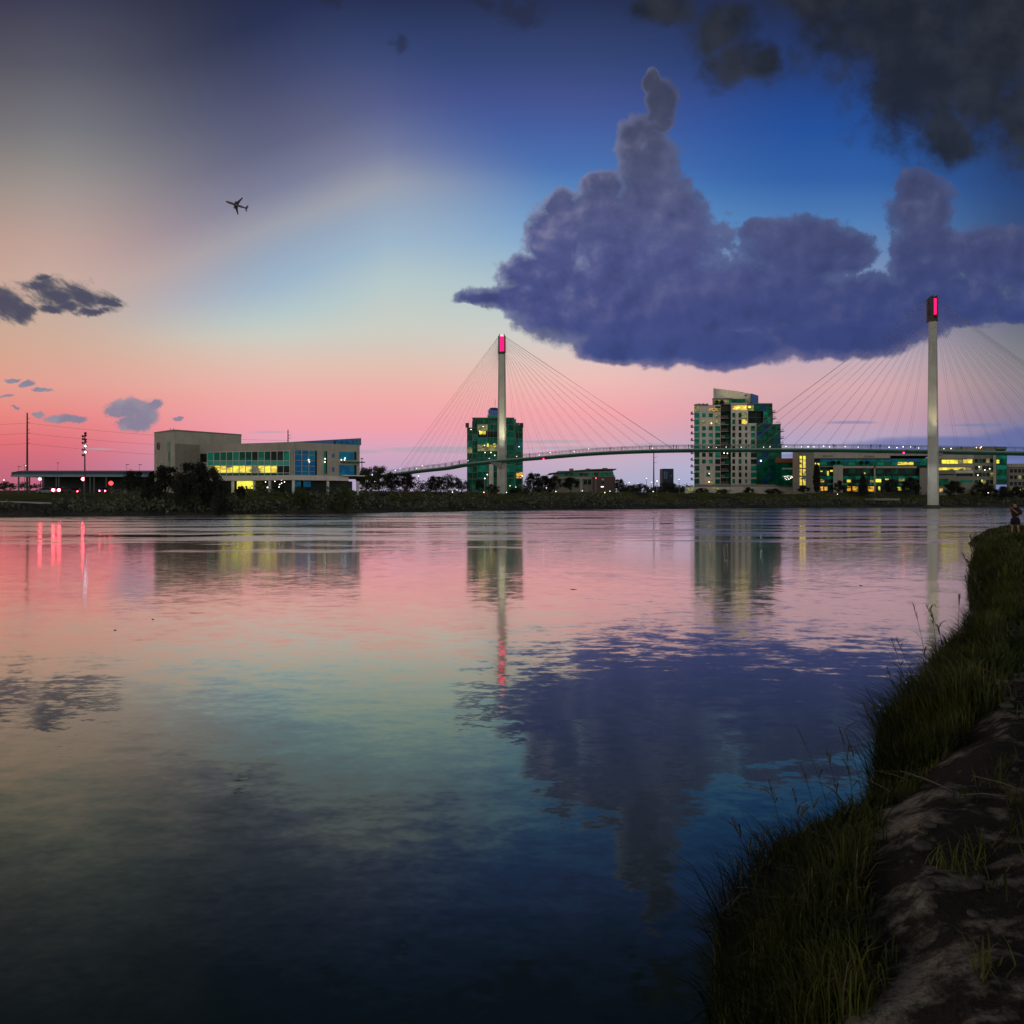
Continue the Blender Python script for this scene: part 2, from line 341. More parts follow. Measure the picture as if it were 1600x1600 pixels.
stone_w = M('limestone_warm', (.36, .33, .27), .85, sc=.4, stain=.3)
stone_d = M('stone_dark_grey', (.21, .20, .165), .85, sc=.5, stain=.3)  # a darker grey stone
beige = M('precast_beige', (.60, .56, .49), .85, sc=.5, stain=.3)
conc = M('concrete', (.36, .35, .32), .8, sc=.7, stain=.3)
pyl_m = M('pylon_steel_concrete', (.42, .42, .37), .55, sc=.35, stain=.35)
brick = M('brown_brick', (.11, .075, .065), .9, sc=2)
orange = M('terracotta_panel', (.30, .10, .05), .8)
tanw = M('tan_panel', (.26, .20, .14), .85, sc=.4, stain=.3)
roofm = M('roof_membrane', (.10, .10, .10), .8)
greenroof = M('green_metal_roof', (.012, .12, .085), .5)
bluemet = M('blue_metal', (.025, .09, .28), .35, .3)
bluemet2 = M('slate_blue_roof', (.08, .12, .17), .45, .2)
steel = M('dark_steel', (.045, .04, .04), .6, sc=3)
steel_g = M('deck_steel_green_lit', (.08, .22, .17), .5, sc=.6)  # the green light on the deck is put into this base colour
railm = M('railing_steel', (.11, .16, .145), .5, sc=2)
cablem = M('cable', (.30, .25, .26), .5, var=0)
white = M('white_trim', (.55, .56, .52), .5, sc=1)
balm = M('balcony_slab', (.40, .36, .33), .7)
redrail = M('red_brown_rail', (.12, .05, .05), .6)
gl_g = Mglass('green_glass', (.000, .075, .040), (.001, .17, .095))
gl_g2 = Mglass('green_glass_light', (.002, .22, .14), (.01, .36, .24))
gl_dk = Mglass('dark_glass', (.006, .016, .014), (.02, .035, .028))
gl_b = Mglass('blue_glass', (.008, .15, .42), (.006, .26, .42))
gl_db = Mglass('deep_blue_glass', (.006, .05, .15), (.008, .09, .22))
spand = M('teal_spandrel', (.006, .36, .26), .4, sc=1)
lit_y = Mlit('lit_yellow', (1, .78, .06), (.62, .42, .015), 1.0, 1.1)
lit_yy = Mlit('lit_bright_yellow', (1, .88, .05), (.75, .66, .02), 1.1, .8, .2, .6, (.5, .42, .02))
lit_o = Mlit('lit_orange', (1, .45, .02), (.35, .16, .01), 1.0, 1.3)
lit_d = Mlit('lit_dim_olive', (.32, .30, .05), (.09, .09, .03), .8, .8, .3, .7, (.05, .06, .03))
lamp_w = Mem('lamp_white', (1, .90, .78), 4); lamp_b = Mem('lamp_blue_white', (.55, .50, 1), 5); lamp_r = Mem('lamp_red', (1, .05, .06), 7)
lamp_p = Mem('lamp_pink_red', (1, .05, .09), 60); lamp_m = Mem('lamp_magenta', (1, .02, .16), 6); lamp_o = Mem('lamp_amber', (1, .55, .2), 8)
mag = Mem('magenta_light_panel', (1, .0015, .095), 2.3)
def foliage(name, c1, c2, tr=.25):
    m = bpy.data.materials.new(name); m.use_nodes = True; h = NG(m.node_tree); b = m.node_tree.nodes['Principled BSDF']
    gm = h.n('ShaderNodeNewGeometry'); n = h.noise(gm.outputs['Position'], .55, 3, .6); r = gm.outputs['Random Per Island']
    k = h.m('ADD', h.m('MULTIPLY', h.ss(n, .35, .65), .55), h.m('MULTIPLY', r, .45))
    h.put(b.inputs['Base Color'], h.mix(k, (*c1, 1), (*c2, 1))); b.inputs['Roughness'].default_value = .7; b.inputs['Specular IOR Level'].default_value = .2
    return m
fol_d = foliage('foliage_dark', (.010, .012, .009), (.034, .038, .024))
fol_m = foliage('foliage_mid', (.028, .036, .018), (.085, .10, .035))
fol_far = foliage('foliage_far', (.032, .040, .032), (.075, .09, .062))
fol_b = foliage('brush', (.038, .046, .034), (.16, .175, .105))
bark = M('bark', (.05, .04, .03), .95, sc=4)
# ---------------------------------------------------------------- river and land
def pl(x, pts):
    return float(np.interp(x, [p[0] for p in pts], [p[1] for p in pts]))
SH = []   # far shoreline (x, y) from its row in the picture and the eye height
for px, py in [(-900, 815), (-300, 811.5), (0, 808), (150, 807), (300, 805), (450, 803), (600, 801), (800, 797.5), (950, 795.8), (1100, 794.5), (1250, 793.6), (1400, 793), (1600, 792.6), (2000, 792.2), (3000, 792)]:
    Y = CH * F / (py - HY); SH.append((wx(px, Y), Y))
SH = [(-3000, 60), (-700, 85)] + [s for s in SH if s[0] > -600] + [(3500, 330)]
shx = [s[0] for s in SH]; shy = [s[1] for s in SH]
def shore(x): return float(np.interp(x, shx, shy))
def land(x, y, rough=True):
    s = y - shore(x); P = pl(x, [(-130, 3.5), (-70, 4.2), (0, 4.6), (60, 5.2), (200, 4.6)])
    z = pl(s, [(-6, -1.2), (0, -.15), (2, .55), (8, 1.5), (18, P * .66), (32, P), (90, P + .5), (160, P + 1.6), (300, 7.5), (2000, 8), (9000, 10)])
    if rough and s > 0:
        k = min(1, s / 10) * (1 if s < 34 else .3)
        z += k * (noise.noise(Vector((x * .07, y * .07, 0))) * (.5 if x < -60 and y < 230 else 1.5 if s < 34 else .9) + noise.noise(Vector((x * .35, y * .35, 3))) * .35)
    return z
sl = [-6, -3, -1, 0, 1, 2, 3.2, 4.5, 6, 8, 10, 12, 14.5, 17, 20, 23, 26, 29, 32, 37, 44, 55, 70, 90, 120, 160, 220, 300, 450, 800, 1500, 3000, 6500]
xl = list(np.arange(-330, 330, 2.2)); xl = [-3000, -1800, -1100, -700, -500, -400] + xl + [400, 500, 700, 1100, 1800, 3000]
vs = [(x, shore(x) + s, land(x, shore(x) + s)) for s in sl for x in xl]; n = len(xl)
fs = [(j * n + i, j * n + i + 1, (j + 1) * n + i + 1, (j + 1) * n + i) for j in range(len(sl) - 1) for i in range(n - 1)]
def ground_mat(name, cols, sc):
    m = bpy.data.materials.new(name); m.use_nodes = True; h = NG(m.node_tree); b = m.node_tree.nodes['Principled BSDF']
    pos = h.n('ShaderNodeNewGeometry').outputs['Position']; x, y, z = h.sep(pos)
    n1 = h.noise(pos, sc, 6, .6); n2 = h.noise(pos, sc * 6, 5, .6); k = h.m('ADD', h.m('MULTIPLY', n1, .65), h.m('MULTIPLY', n2, .35))
    c = h.mix(h.ss(k, .40, .60), (*cols[0], 1), (*cols[1], 1))
    c = h.mix(h.m('MULTIPLY', h.ss(z, 2.3, 3.3), h.ss(n1, .36, .50)), c, h.mix(n2, (*cols[2], 1), (*[q * .6 for q in cols[2]], 1)))
    h.put(b.inputs['Base Color'], c); b.inputs['Roughness'].default_value = .95; b.inputs['Specular IOR Level'].default_value = .1
    bn = h.n('ShaderNodeBump'); bn.inputs['Strength'].default_value = .8; bn.inputs['Distance'].default_value = .2; h.put(bn.inputs['Height'], n2); h.put(b.inputs['Normal'], bn.outputs[0])
    return m
fb = MB(); fb.v = vs; fb.f = fs
tag(fb.build('ground', ground_mat('far_bank_soil', [(.034, .036, .030), (.08, .078, .062), (.11, .12, .02)], .12), smooth=True), kind='structure')
# water: the flat river, its reflections broken by small ripples
wm = bpy.data.materials.new('river_water'); wm.use_nodes = True; h = NG(wm.node_tree); wm.node_tree.nodes.clear()
gm = h.n('ShaderNodeNewGeometry'); pos = gm.outputs['Position']; x, y, z = h.sep(pos)
def nz(sc, det, seed, sx=1., rough=.5):
    v = h.noise(h.comb(h.m('MULTIPLY', x, sx), y, seed), sc, det, rough, out=1)
    return h.v('SUBTRACT', v, (.5, .5, .5))
drift = h.noise(h.comb(h.m('MULTIPLY', x, .35), y, 4.), .055, 3, .6)          # calm and ruffled patches
ruf = h.ss(drift, .44, .62)
streak = nz(.12, 6, 1., .30, .68)             # long current lines
swell = nz(.9, 3, 2., .6); rip = nz(3.6, 3, 5., .55, .6); fine = nz(14., 2, 8., .7)
band_n = h.noise(h.comb(h.m('MULTIPLY', x, .22), y, 11.), .16, 5, .62)          # current lines
far = h.ss(h.m('ADD', y, h.m('MULTIPLY', h.m('SUBTRACT', band_n, .5), 130.)), 52., 64.)
thin = h.noise(h.comb(h.m('MULTIPLY', x, .13), h.m('MULTIPLY_ADD', h.noise(pos, .03, 3, .6), 26., y), 17.), .20, 6, .70)
thin = h.ss(thin, .40, .56)
a_st = h.m('ADD', .006, h.m('MULTIPLY', far, .05))
a_sw = h.m('MULTIPLY_ADD', ruf, .026, .014); a_rp = h.m('MULTIPLY_ADD', ruf, .07, .040)
sm = h.v('SCALE', streak, scale=a_st); sm = h.v('ADD', sm, h.v('SCALE', swell, scale=a_sw)); sm = h.v('ADD', sm, h.v('SCALE', rip, scale=a_rp)); sm = h.v('ADD', sm, h.v('SCALE', fine, scale=.034))
sx_, sy_, sz_ = h.sep(sm)
nrm = h.v('NORMALIZE', h.comb(h.m('MULTIPLY', sx_, .45), sy_, 1.))
gr = h.m('ABSOLUTE', h.v('DOT_PRODUCT', gm.outputs['Incoming'], (0, 0, 1)))
fc = h.n('ShaderNodeFloatCurve'); cv = fc.mapping.curves[0]
pts = [(0, .97), (.05, .92), (.10, .85), (.165, .70), (.22, .50), (.28, .35), (.34, .25), (.44, .165), (.55, .11), (1, .04)]
cv.points[0].location = pts[0]; cv.points[1].location = pts[-1]
for p in pts[1:-1]: cv.points.new(*p)
fc.mapping.update(); h.put(fc.inputs['Value'], gr); fc.inputs['Factor'].default_value = 1
gl = h.n('ShaderNodeBsdfGlossy'); h.put(gl.inputs['Roughness'], h.m('ADD', h.lr(y, 6., 18., .035, .10), h.m('MULTIPLY', far, h.m('MULTIPLY_ADD', thin, .21, -.045)))); h.put(gl.inputs['Color'], h.mix(h.ss(gr, .13, .30), (.99, .97, .93, 1), (.88, .98, .80, 1))); h.put(gl.inputs['Normal'], nrm)
df = h.n('ShaderNodeBsdfDiffuse'); df.inputs['Color'].default_value = (.017, .040, .025, 1)
mx = h.n('ShaderNodeMixShader'); h.put(mx.inputs[0], fc.outputs[0]); h.put(mx.inputs[1], df.outputs[0]); h.put(mx.inputs[2], gl.outputs[0])
mo = h.n('ShaderNodeOutputMaterial'); h.put(mo.inputs[0], mx.outputs[0])
tag(MB().add([(-4000, -300, 0), (4000, -300, 0), (4000, 600, 0), (-4000, 600, 0)], [(0, 1, 2, 3)]).build('river', wm), kind='structure')
# near bank ---------------------------------------------------------------
EDGE = np.array([(-60, -6), (-6, 1.0), (-1, 1.8), (.1, 2.4), (.75, 3.3), (1.12, 4.2), (1.35, 4.9), (2.1, 6.0), (3.35, 7.3), (4.55, 9.4), (5.9, 11.5), (8.1, 14.5), (10.4, 17.8), (14.3, 25), (20.7, 36), (26.6, 46), (29.6, 52), (34, 57), (60, 63), (300, 80)], float)
def edge_dist(X, Y):
    """signed distance to the near waterline, positive on land (right of the line)"""
    P = np.stack([X, Y], -1)[..., None, :]; A = EDGE[:-1]; B = EDGE[1:]; d = B - A
    t = np.clip(((P - A) * d).sum(-1) / (d * d).sum(-1), 0, 1); q = A + t[..., None] * d; w = P - q; dist = np.sqrt((w * w).sum(-1))
    i = dist.argmin(-1); dm = np.take_along_axis(dist, i[..., None], -1)[..., 0]
    wi = np.take_along_axis(w, i[..., None, None].repeat(2, -1), -2)[..., 0, :]; di = d[i]
    sgn = np.sign(di[..., 0] * wi[..., 1] - di[..., 1] * wi[..., 0])
    return np.where(sgn < 0, dm, -dm)
def nbank(x, y, t=None):
    t = float(edge_dist(np.array([x]), np.array([y]))[0]) if t is None else t
    z = float(np.interp(t, [-4, 0, .25, .6, 1.0, 1.5, 3, 8, 30], [-1.2, -.05, .28, .62, .86, .93, .96, 1.05, 1.3]))
    if t > 0:
        k = min(1, t / .6)
        z += k * (.07 * noise.noise(Vector((x * .8, y * .8, 0))) + .045 * noise.noise(Vector((x * 2.6, y * 2.6, 2))) + .022 * noise.noise(Vector((x * 8, y * 8, 5))))
    return z
gx = np.concatenate([[-60, -30, -15, -8, -5, -3.5], np.arange(-2.5, 9, .075), np.arange(9, 20, .25), np.arange(20, 45, .7), [50, 60, 80, 120, 200, 300]])
gy = np.concatenate([[-200, -100, -50, -20, -10, -5], np.arange(-3, 2, .4), np.arange(2, 12, .085), np.arange(12, 30, .25), np.arange(30, 66, .6), [70, 80, 90]])
GX, GY = np.meshgrid(gx, gy); T = edge_dist(GX, GY)
nb = MB(); nb.v = [(float(a), float(b), nbank(a, b, float(t))) for a, b, t in zip(GX.ravel(), GY.ravel(), T.ravel())]; n = len(gx)
nb.f = [(j * n + i, j * n + i + 1, (j + 1) * n + i + 1, (j + 1) * n + i) for j in range(len(gy) - 1) for i in range(n - 1) if T[j:j + 2, i:i + 2].max() > -2.5]
bm_ = bpy.data.materials.new('bank_dirt'); bm_.use_nodes = True; h = NG(bm_.node_tree); b = bm_.node_tree.nodes['Principled BSDF']
pos = h.n('ShaderNodeNewGeometry').outputs['Position']
n1 = h.noise(pos, .9, 5, .6); n2 = h.noise(pos, 5, 6, .62); n3 = h.noise(pos, 26, 4, .6); k = h.m('ADD', h.m('MULTIPLY', n1, .5), h.m('MULTIPLY', n2, .5))
c = h.mix(h.ss(k, .49, .60), (.034, .032, .026, 1), (.25, .235, .185, 1)); c = h.mix(h.ss(n3, .5, .66), c, h.mix(.5, c, (.018, .022, .008, 1)))
h.put(b.inputs['Base Color'], c); b.inputs['Roughness'].default_value = .97; b.inputs['Specular IOR Level'].default_value = .1
bn = h.n('ShaderNodeBump'); bn.inputs['Strength'].default_value = .9; bn.inputs['Distance'].default_value = .04; h.put(bn.inputs['Height'], h.m('ADD', n2, h.m('MULTIPLY', n3, .4))); h.put(b.inputs['Normal'], bn.outputs[0])
tag(nb.build('near_bank', bm_, smooth=True), kind='structure')
# grass on the near bank ----------------------------------------------------
gmt = bpy.data.materials.new('bank_grass'); gmt.use_nodes = True; h = NG(gmt.node_tree); b = gmt.node_tree.nodes['Principled BSDF']
g_ = h.n('ShaderNodeNewGeometry'); r = g_.outputs['Random Per Island']; nn = h.noise(g_.outputs['Position'], 1.1, 3, .6)
c = h.mix(h.ss(nn, .38, .62), (.028, .036, .006, 1), (.10, .112, .016, 1)); c = h.mix(h.ss(r, .90, .97), c, (.12, .10, .05, 1)); c = h.mix(h.m('MULTIPLY', h.ss(r, .5, 0.), .5), c, (.012, .018, .004, 1))
h.put(b.inputs['Base Color'], c); b.inputs['Roughness'].default_value = .6; b.inputs['Specular IOR Level'].default_value = .25
EL = np.concatenate([[0], np.cumsum(np.hypot(*np.diff(EDGE, axis=0).T))])
def on_edge(s):
    x = np.interp(s, EL, EDGE[:, 0]); y = np.interp(s, EL, EDGE[:, 1]); x2 = np.interp(s + .3, EL, EDGE[:, 0]); y2 = np.interp(s + .3, EL, EDGE[:, 1])
    d = np.stack([x2 - x, y2 - y], -1); d /= np.linalg.norm(d, axis=-1, keepdims=True); return np.stack([x, y], -1), np.stack([d[:, 1], -d[:, 0]], -1)
def s_at(yy): return float(np.interp(yy, EDGE[:, 1], EL))
def blades(n, y0, y1, tf, hf, wf, seed, tmax=1.):
    rg = np.random.default_rng(seed); s = rg.uniform(s_at(y0), s_at(y1), n); P, N = on_edge(s); t = tf(rg, n); P = P + N * t[:, None]
    P += rg.normal(0, .05, P.shape)
    t = edge_dist(P[:, 0], P[:, 1]); z = np.array([nbank(a, b_, float(c_)) for a, b_, c_ in zip(P[:, 0], P[:, 1], t)])
    cl = np.array([noise.noise(Vector((a * 1.7, b_ * 1.7, 9))) for a, b_ in P])
    ragged = np.array([noise.noise(Vector((a * .9, b_ * .9, 31))) for a, b_ in P]) * .55
    keep = (t > -.14) & (z > -.08) & (rg.uniform(-.55, .35, n) < cl + .12) & (t < tmax * (.95 + ragged * 1.3)) & ~((P[:, 0] < 1.05) & (P[:, 1] < 4.3)); P = P[keep]; z = z[keep]; cl = cl[keep]; N = N[keep]; m = len(P)
    tt = edge_dist(P[:, 0], P[:, 1]); lowf = np.array([noise.noise(Vector((a * .55, b_ * .55, 21))) for a, b_ in P])
    H = hf(rg, m) * (1 + .7 * cl + .9 * lowf) * np.clip(1.25 - .75 * tt / max(.4, tmax), .35, 1.2); a = rg.uniform(0, 2 * np.pi, m); L = rg.beta(1.2, 2.2, m) * 1.25 * H; wd = wf(rg, m)
    dirv = np.stack([np.cos(a), np.sin(a)], -1) * .8 - N * .45; dirv /= np.linalg.norm(dirv, axis=1, keepdims=True)
    sd_ = np.stack([-dirv[:, 1], dirv[:, 0]], -1); out = []
    lv = [(0, 0, 1.), (.40, .14, .9), (.76, .48, .65), (.94, 1., .06)]; rows = []
    for (hh, ll, ww) in lv:
        c = np.concatenate([P + dirv * (L * ll)[:, None], (z + H * hh * (1 - .12 * ll))[:, None]], 1); o = np.concatenate([sd_ * (wd * ww * .5)[:, None], np.zeros((m, 1))], 1); rows.append((c - o, c + o))
    return np.concatenate([r_ for rr in rows for r_ in rr], 1).reshape(m, 8, 3)
def grass_obj(name, parts):
    Vb = np.concatenate(parts); m = len(Vb); me = bpy.data.meshes.new(name); me.vertices.add(m * 8); me.vertices.foreach_set('co', Vb.reshape(-1).astype(np.float32))
    fi = np.array([[0, 1, 3, 2], [2, 3, 5, 4], [4, 5, 7, 6]]); idx = (np.arange(m)[:, None, None] * 8 + fi[None]).reshape(-1).astype(np.int32)
    me.loops.add(len(idx)); me.loops.foreach_set('vertex_index', idx); q = len(idx) // 4
    me.polygons.add(q); me.polygons.foreach_set('loop_start', np.arange(0, q * 4, 4, dtype=np.int32)); me.polygons.foreach_set('loop_total', np.full(q, 4, dtype=np.int32))
    me.materials.append(gmt); me.update(calc_edges=True); return link(name, me)
U_ = lambda a, b_: (lambda rg, n: rg.uniform(a, b_, n))
band = lambda w: (lambda rg, n: np.abs(rg.beta(1.3, 1.9, n)) * w - .08)
go = grass_obj('grass', [blades(40000, 3.6, 9, band(.82), U_(.08, .42), U_(.003, .011), 1, .72), blades(36000, 8, 20, band(1.15), U_(.12, .46), U_(.006, .018), 2, 1.05), blades(16000, 19, 34, band(2.2), U_(.15, .5), U_(.015, .03), 3, 2), blades(20000, 32, 62, band(5.5), U_(.05, .20), U_(.03, .06), 4, 5)])
tag(go, 'dense dark green grass covering the slope of the near river bank', 'grass', kind='stuff')
tf = lambda lo_, hi_: (lambda rg, n: rg.uniform(lo_, hi_, n))
def tufts(n, y0, y1, t0, t1, seed, hmin, hmax, w):
    rg = np.random.default_rng(seed); out = []
    s = rg.uniform(s_at(y0), s_at(y1), n); P, N = on_edge(s); P = P + N * rg.uniform(t0, t1, n)[:, None]
    for p in P:
        k = rg.integers(8, 26); q = p + rg.normal(0, .05, (k, 2)); a = rg.uniform(0, 6.28, k); H = rg.uniform(hmin, hmax, k); L = H * rg.uniform(.3, 1.1, k)
        dv = np.stack([np.cos(a), np.sin(a)], -1); sv = np.stack([-dv[:, 1], dv[:, 0]], -1); z0 = nbank(p[0], p[1]); rows = []
        for hh, ll, ww in [(0, 0, 1.), (.45, .2, .9), (.8, .55, .6), (.95, 1, .06)]:
            c = np.concatenate([q + dv * (L * ll)[:, None], (z0 - .02 + H * hh)[:, None]], 1); o = np.concatenate([sv * (w * ww * .5), np.zeros((k, 1))], 1); rows += [c - o, c + o]
        out.append(np.concatenate(rows, 1).reshape(k, 8, 3))
    return np.concatenate(out)
g2 = grass_obj('weeds', [tufts(260, 3.2, 8, 1.1, 4.2, 5, .05, .17, .008), tufts(420, 8, 22, 1.5, 7, 6, .06, .22, .012), tufts(500, 20, 56, 2, 12, 8, .12, .4, .03)])
tag(g2, 'sparse low weeds scattered over the bare dirt of the near bank', 'weeds', kind='stuff')
# broad leaved weeds, dead stalks and stones give the bank its uneven look
g3 = grass_obj('broad_weeds', [tufts(70, 3.6, 9, .1, .6, 15, .10, .28, .016), tufts(110, 8, 24, .2, 1.3, 16, .12, .4, .028), tufts(70, 22, 50, .5, 4, 17, .1, .3, .06)])
g3.data.materials[0] = foliage('weed_leaf', (.016, .026, .006), (.05, .066, .014))
tag(g3, 'clumps of broader weed leaves among the grass of the near bank', 'weeds', kind='stuff')
st_ = MB(); stm = M('bank_stone', (.075, .07, .06), .9, sc=12)
rs = np.random.default_rng(44)
for _ in range(420):
    s_ = rs.uniform(s_at(3.4), s_at(22)); P_, N_ = on_edge(np.array([s_])); q_ = P_[0] + N_[0] * rs.uniform(.8, 5); r_ = rs.uniform(.008, .035) * (1 + q_[1] * .08); zz_ = nbank(q_[0], q_[1])
    st_.ball((q_[0], q_[1], zz_ + r_ * .15), r_, 6, 4, (rs.uniform(.8, 1.5), rs.uniform(.8, 1.3), .55))
tag(st_.build('bank_stones', stm), 'small scattered stones on the bare dirt of the near bank', 'stones', kind='stuff')
tw = MB(); twm = M('dead_stalk', (.16, .13, .08), .9, sc=20)
for _ in range(150):
    s_ = rs.uniform(s_at(3.6), s_at(20)); P_, N_ = on_edge(np.array([s_])); q_ = P_[0] + N_[0] * rs.uniform(.3, 3); zz_ = nbank(q_[0], q_[1]); a_ = rs.uniform(0, 6.28); L_ = rs.uniform(.1, .4); up = rs.uniform(0, .6) ** 2
    tw.path([(q_[0], q_[1], zz_ + .01), (q_[0] + math.cos(a_) * L_ * .5, q_[1] + math.sin(a_) * L_ * .5, zz_ + .02 + up * L_ * .6), (q_[0] + math.cos(a_) * L_, q_[1] + math.sin(a_) * L_, zz_ + .015 + up * L_)], [.003 * (1 + q_[1] * .06)] * 2 + [.0015], 4)
tag(tw.build('dead_stalks', twm), 'dry dead stalks lying and leaning on the near bank', 'dry stalks', kind='stuff')
# tall reeds standing out against the water
reedm = M('reed_stem', (.035, .04, .012), .7, sc=20); seedm = M('seed_head', (.06, .045, .035), .9, sc=30)
ORD = ['first', 'second', 'third', 'fourth', 'fifth', 'sixth', 'seventh', 'eighth', 'ninth', 'tenth', 'eleventh', 'twelfth', 'thirteenth', 'fourteenth', 'fifteenth', 'sixteenth', 'seventeenth', 'eighteenth', 'nineteenth', 'twentieth', 'twenty first', 'twenty second', 'twenty third', 'twenty fourth', 'twenty fifth', 'twenty sixth', 'twenty seventh', 'topmost and farthest']
def reed(i, px, Y, H):
    rr = random.Random(i); x = wx(px, Y)
    # stand the reed on the slope just inside the waterline
    e = float(np.interp(Y, EDGE[4:, 1], EDGE[4:, 0])); x = max(x, e + .03); z = nbank(x, Y)
    t = thing('reed', (x, Y, z), 'tall thin reed at the near waterline, ' + ORD[i] + ' counting up from the bottom edge', 'reed', 'reeds along the near waterline')
    lx, ly = rr.uniform(-.32, -.02), rr.uniform(-.15, .15)
    C_ = lambda f: Vector((x + lx * H * f * f, Y + ly * H * f * f, z - .03 + H * f)); sc_ = max(1, Y / 7)
    MB().path([C_(f / 6) for f in range(7)], [.0032 * sc_ * (1 - f * .1) for f in range(7)], 4).build('stem', reedm, t)
    lf = MB()
    for k in range(rr.randint(4, 7)):
        f = rr.uniform(.3, .92); b0 = C_(f); a = rr.uniform(0, 6.28); d = Vector((math.cos(a), math.sin(a), 0)); L = rr.uniform(.1, .24) * (1 + .3 * sc_) * .7; w = .006 * sc_; sdv = Vector((-d.y, d.x, 0))
        q = [b0, b0 + d * L * .3 + Vector((0, 0, L * .45)), b0 + d * L * .7 + Vector((0, 0, L * .6)), b0 + d * L + Vector((0, 0, L * .4))]
        ww = [w * .5, w, w * .7, w * .05]; vv = [p_ + sg * sdv * u_ for p_, u_ in zip(q, ww) for sg in (-1, 1)]; lf.add(vv, [(0, 1, 3, 2), (2, 3, 5, 4), (4, 5, 7, 6)])
    lf.build('foliage', gmt, t)
    hd = MB(); top = C_(1)
    for k in range(10):
        a = rr.uniform(0, 6.28); p_ = C_(1 - k * .016); hd.tube(p_, p_ + Vector((math.cos(a) * .012 * sc_, math.sin(a) * .012 * sc_, .028 * sc_)), .003 * sc_, .001 * sc_, 4)
    hd.build('seed_head', seedm, t)
for i, (px, Y, H) in enumerate([(1105, 4.6, .62), (1120, 4.75, .5), (1140, 4.9, .55), (1165, 5.1, .75), (1185, 5.3, .6), (1205, 5.5, .8), (1230, 5.7, .62), (1255, 5.9, .7), (1275, 6.1, .9), (1290, 6.3, .72), (1310, 6.5, .85), (1325, 6.9, .8), (1335, 7.3, 1.0), (1345, 7.7, .8), (1350, 8.2, .9), (1362, 8.7, 1.0), (1370, 9.3, .9), (1385, 9.9, 1.1), (1400, 10.6, 1.0), (1425, 11.4, 1.3), (1440, 12., 1.1), (1455, 12.8, 1.1), (1470, 14, 1.2), (1480, 16, 1.3), (1485, 18, 1.2), (1490, 21, 1.4), (1495, 25, 1.5), (1500, 30, 1.4)]): reed(i, px + 25, Y, H)
# far bank brush and rocks ---------------------------------------------------
def brush():
    C = []; SZ = []
    for _ in range(3800):
        px = random.uniform(-60, 1660); x = None
        Y0 = random.uniform(0, 1); yy = 150
        for _k in range(4): yy = shore(wx(px, yy)) + 2.5 + Y0 * 30
        x = wx(px, yy); d = Y0
        if 775 < px < 800 and d > .3: continue
        if px < 175 and d > .5: continue
        if d > .34 and random.random() < (.86 if 790 < px < 1235 else .6): continue
        if px < 82 and d < .5 and random.random() < .8: continue
        if 86 < px < 108 and random.random() < .7: continue
        if d > .55 and 800 < px < 1060 and random.random() < .75: continue
        hh = (1 + 1.5 * max(-.5, noise.noise(Vector((px * .022, Y0 * 2, 3))))) * random.uniform(.5, 1.5) * (1.35 if px < 1000 else 1.0) * (.55 if px < 175 else 1) * (yy / 220) ** .5; k = 16
        c0 = np.array([x, yy, land(x, yy) + hh * .3]); R = np.array([hh * 1.3, hh, hh * .8])
        p = RNG.normal(size=(k, 3)); p /= np.linalg.norm(p, axis=1, keepdims=True); p *= RNG.uniform(.4, 1, (k, 1)); C.append(c0 + p * R); SZ.append(RNG.uniform(.3, .75, k) * (.6 + hh * .25))
    return leaf_quads(np.concatenate(C), np.concatenate(SZ))
tag(quads('bank_brush', brush(), fol_b), 'low dark brush covering the far river bank below the buildings', 'brush', kind='stuff')
rk = MB(); rockm = M('riprap', (.035, .034, .03), .9, sc=1)
for _ in range(620):
    px = random.uniform(-40, 1640); yy = 150; d = random.uniform(-.6, 6)
    for _k in range(4): yy = shore(wx(px, yy)) + d
    x = wx(px, yy); r = random.uniform(.18, .5)
    k = len(rk.v); rk.ball((x, yy, land(x, yy) + r * .05), r, 6, 4, (random.uniform(.8, 1.4), random.uniform(.8, 1.2), random.uniform(.5, .8)))
    for i in range(k, len(rk.v)): v = rk.v[i]; rk.v[i] = (v[0] + random.uniform(-.08, .08), v[1] + random.uniform(-.08, .08), v[2] + random.uniform(-.06, .06))
tag(rk.build('bank_rocks', rockm), 'grey rocks lining the foot of the far bank at the waterline', 'rocks', kind='stuff')
# ---------------------------------------------------------------- buildings
class Facade:
    """a wall plane between two picture columns at given distances; panels are placed on it and stand proud by 'out' metres"""
    def __init__(s, pa, Ya, pb, Yb):
        s.A = Vector((wx(pa, Ya), Ya)); s.B = Vector((wx(pb, Yb), Yb)); s.d = (s.B - s.A).normalized(); s.n = Vector((s.d.y, -s.d.x))
    def p(s, px):
        k = (px - 800) / F; t = (k * s.A.y - s.A.x) / (s.d.x - k * s.d.y); return s.A + s.d * t
    def z(s, px, py): return wz(py, s.p(px).y)
    def pan(s, mb, x0, x1, y0, y1, o0, o1, zref=None):
        a, b = s.p(x0), s.p(x1); r = zref if zref is not None else (x0 + x1) / 2; Y = s.p(r).y
        pts = [a + s.n * o0, b + s.n * o0, b + s.n * o1, a + s.n * o1]
        return mb.prism([(q.x, q.y) for q in pts], wz(y1, Y), wz(y0, Y))
def panel(fc, name, x0, x1, y0, y1, o0, o1, mat, par, zref=None): return fc.pan(MB(), x0, x1, y0, y1, o0, o1, zref).build(name, mat, par)
def skew(px0, px1, Yf, Yb, z0, z1, k):
    """a block whose side walls run along the direction k (its footprint is turned towards the river)"""
    a, b_ = wx(px0, Yf), wx(px1, Yf); d = (Yb - Yf) * k
    return MB().prism([(a, Yf), (b_, Yf), (b_ + d, Yb), (a + d, Yb)], z0, z1)
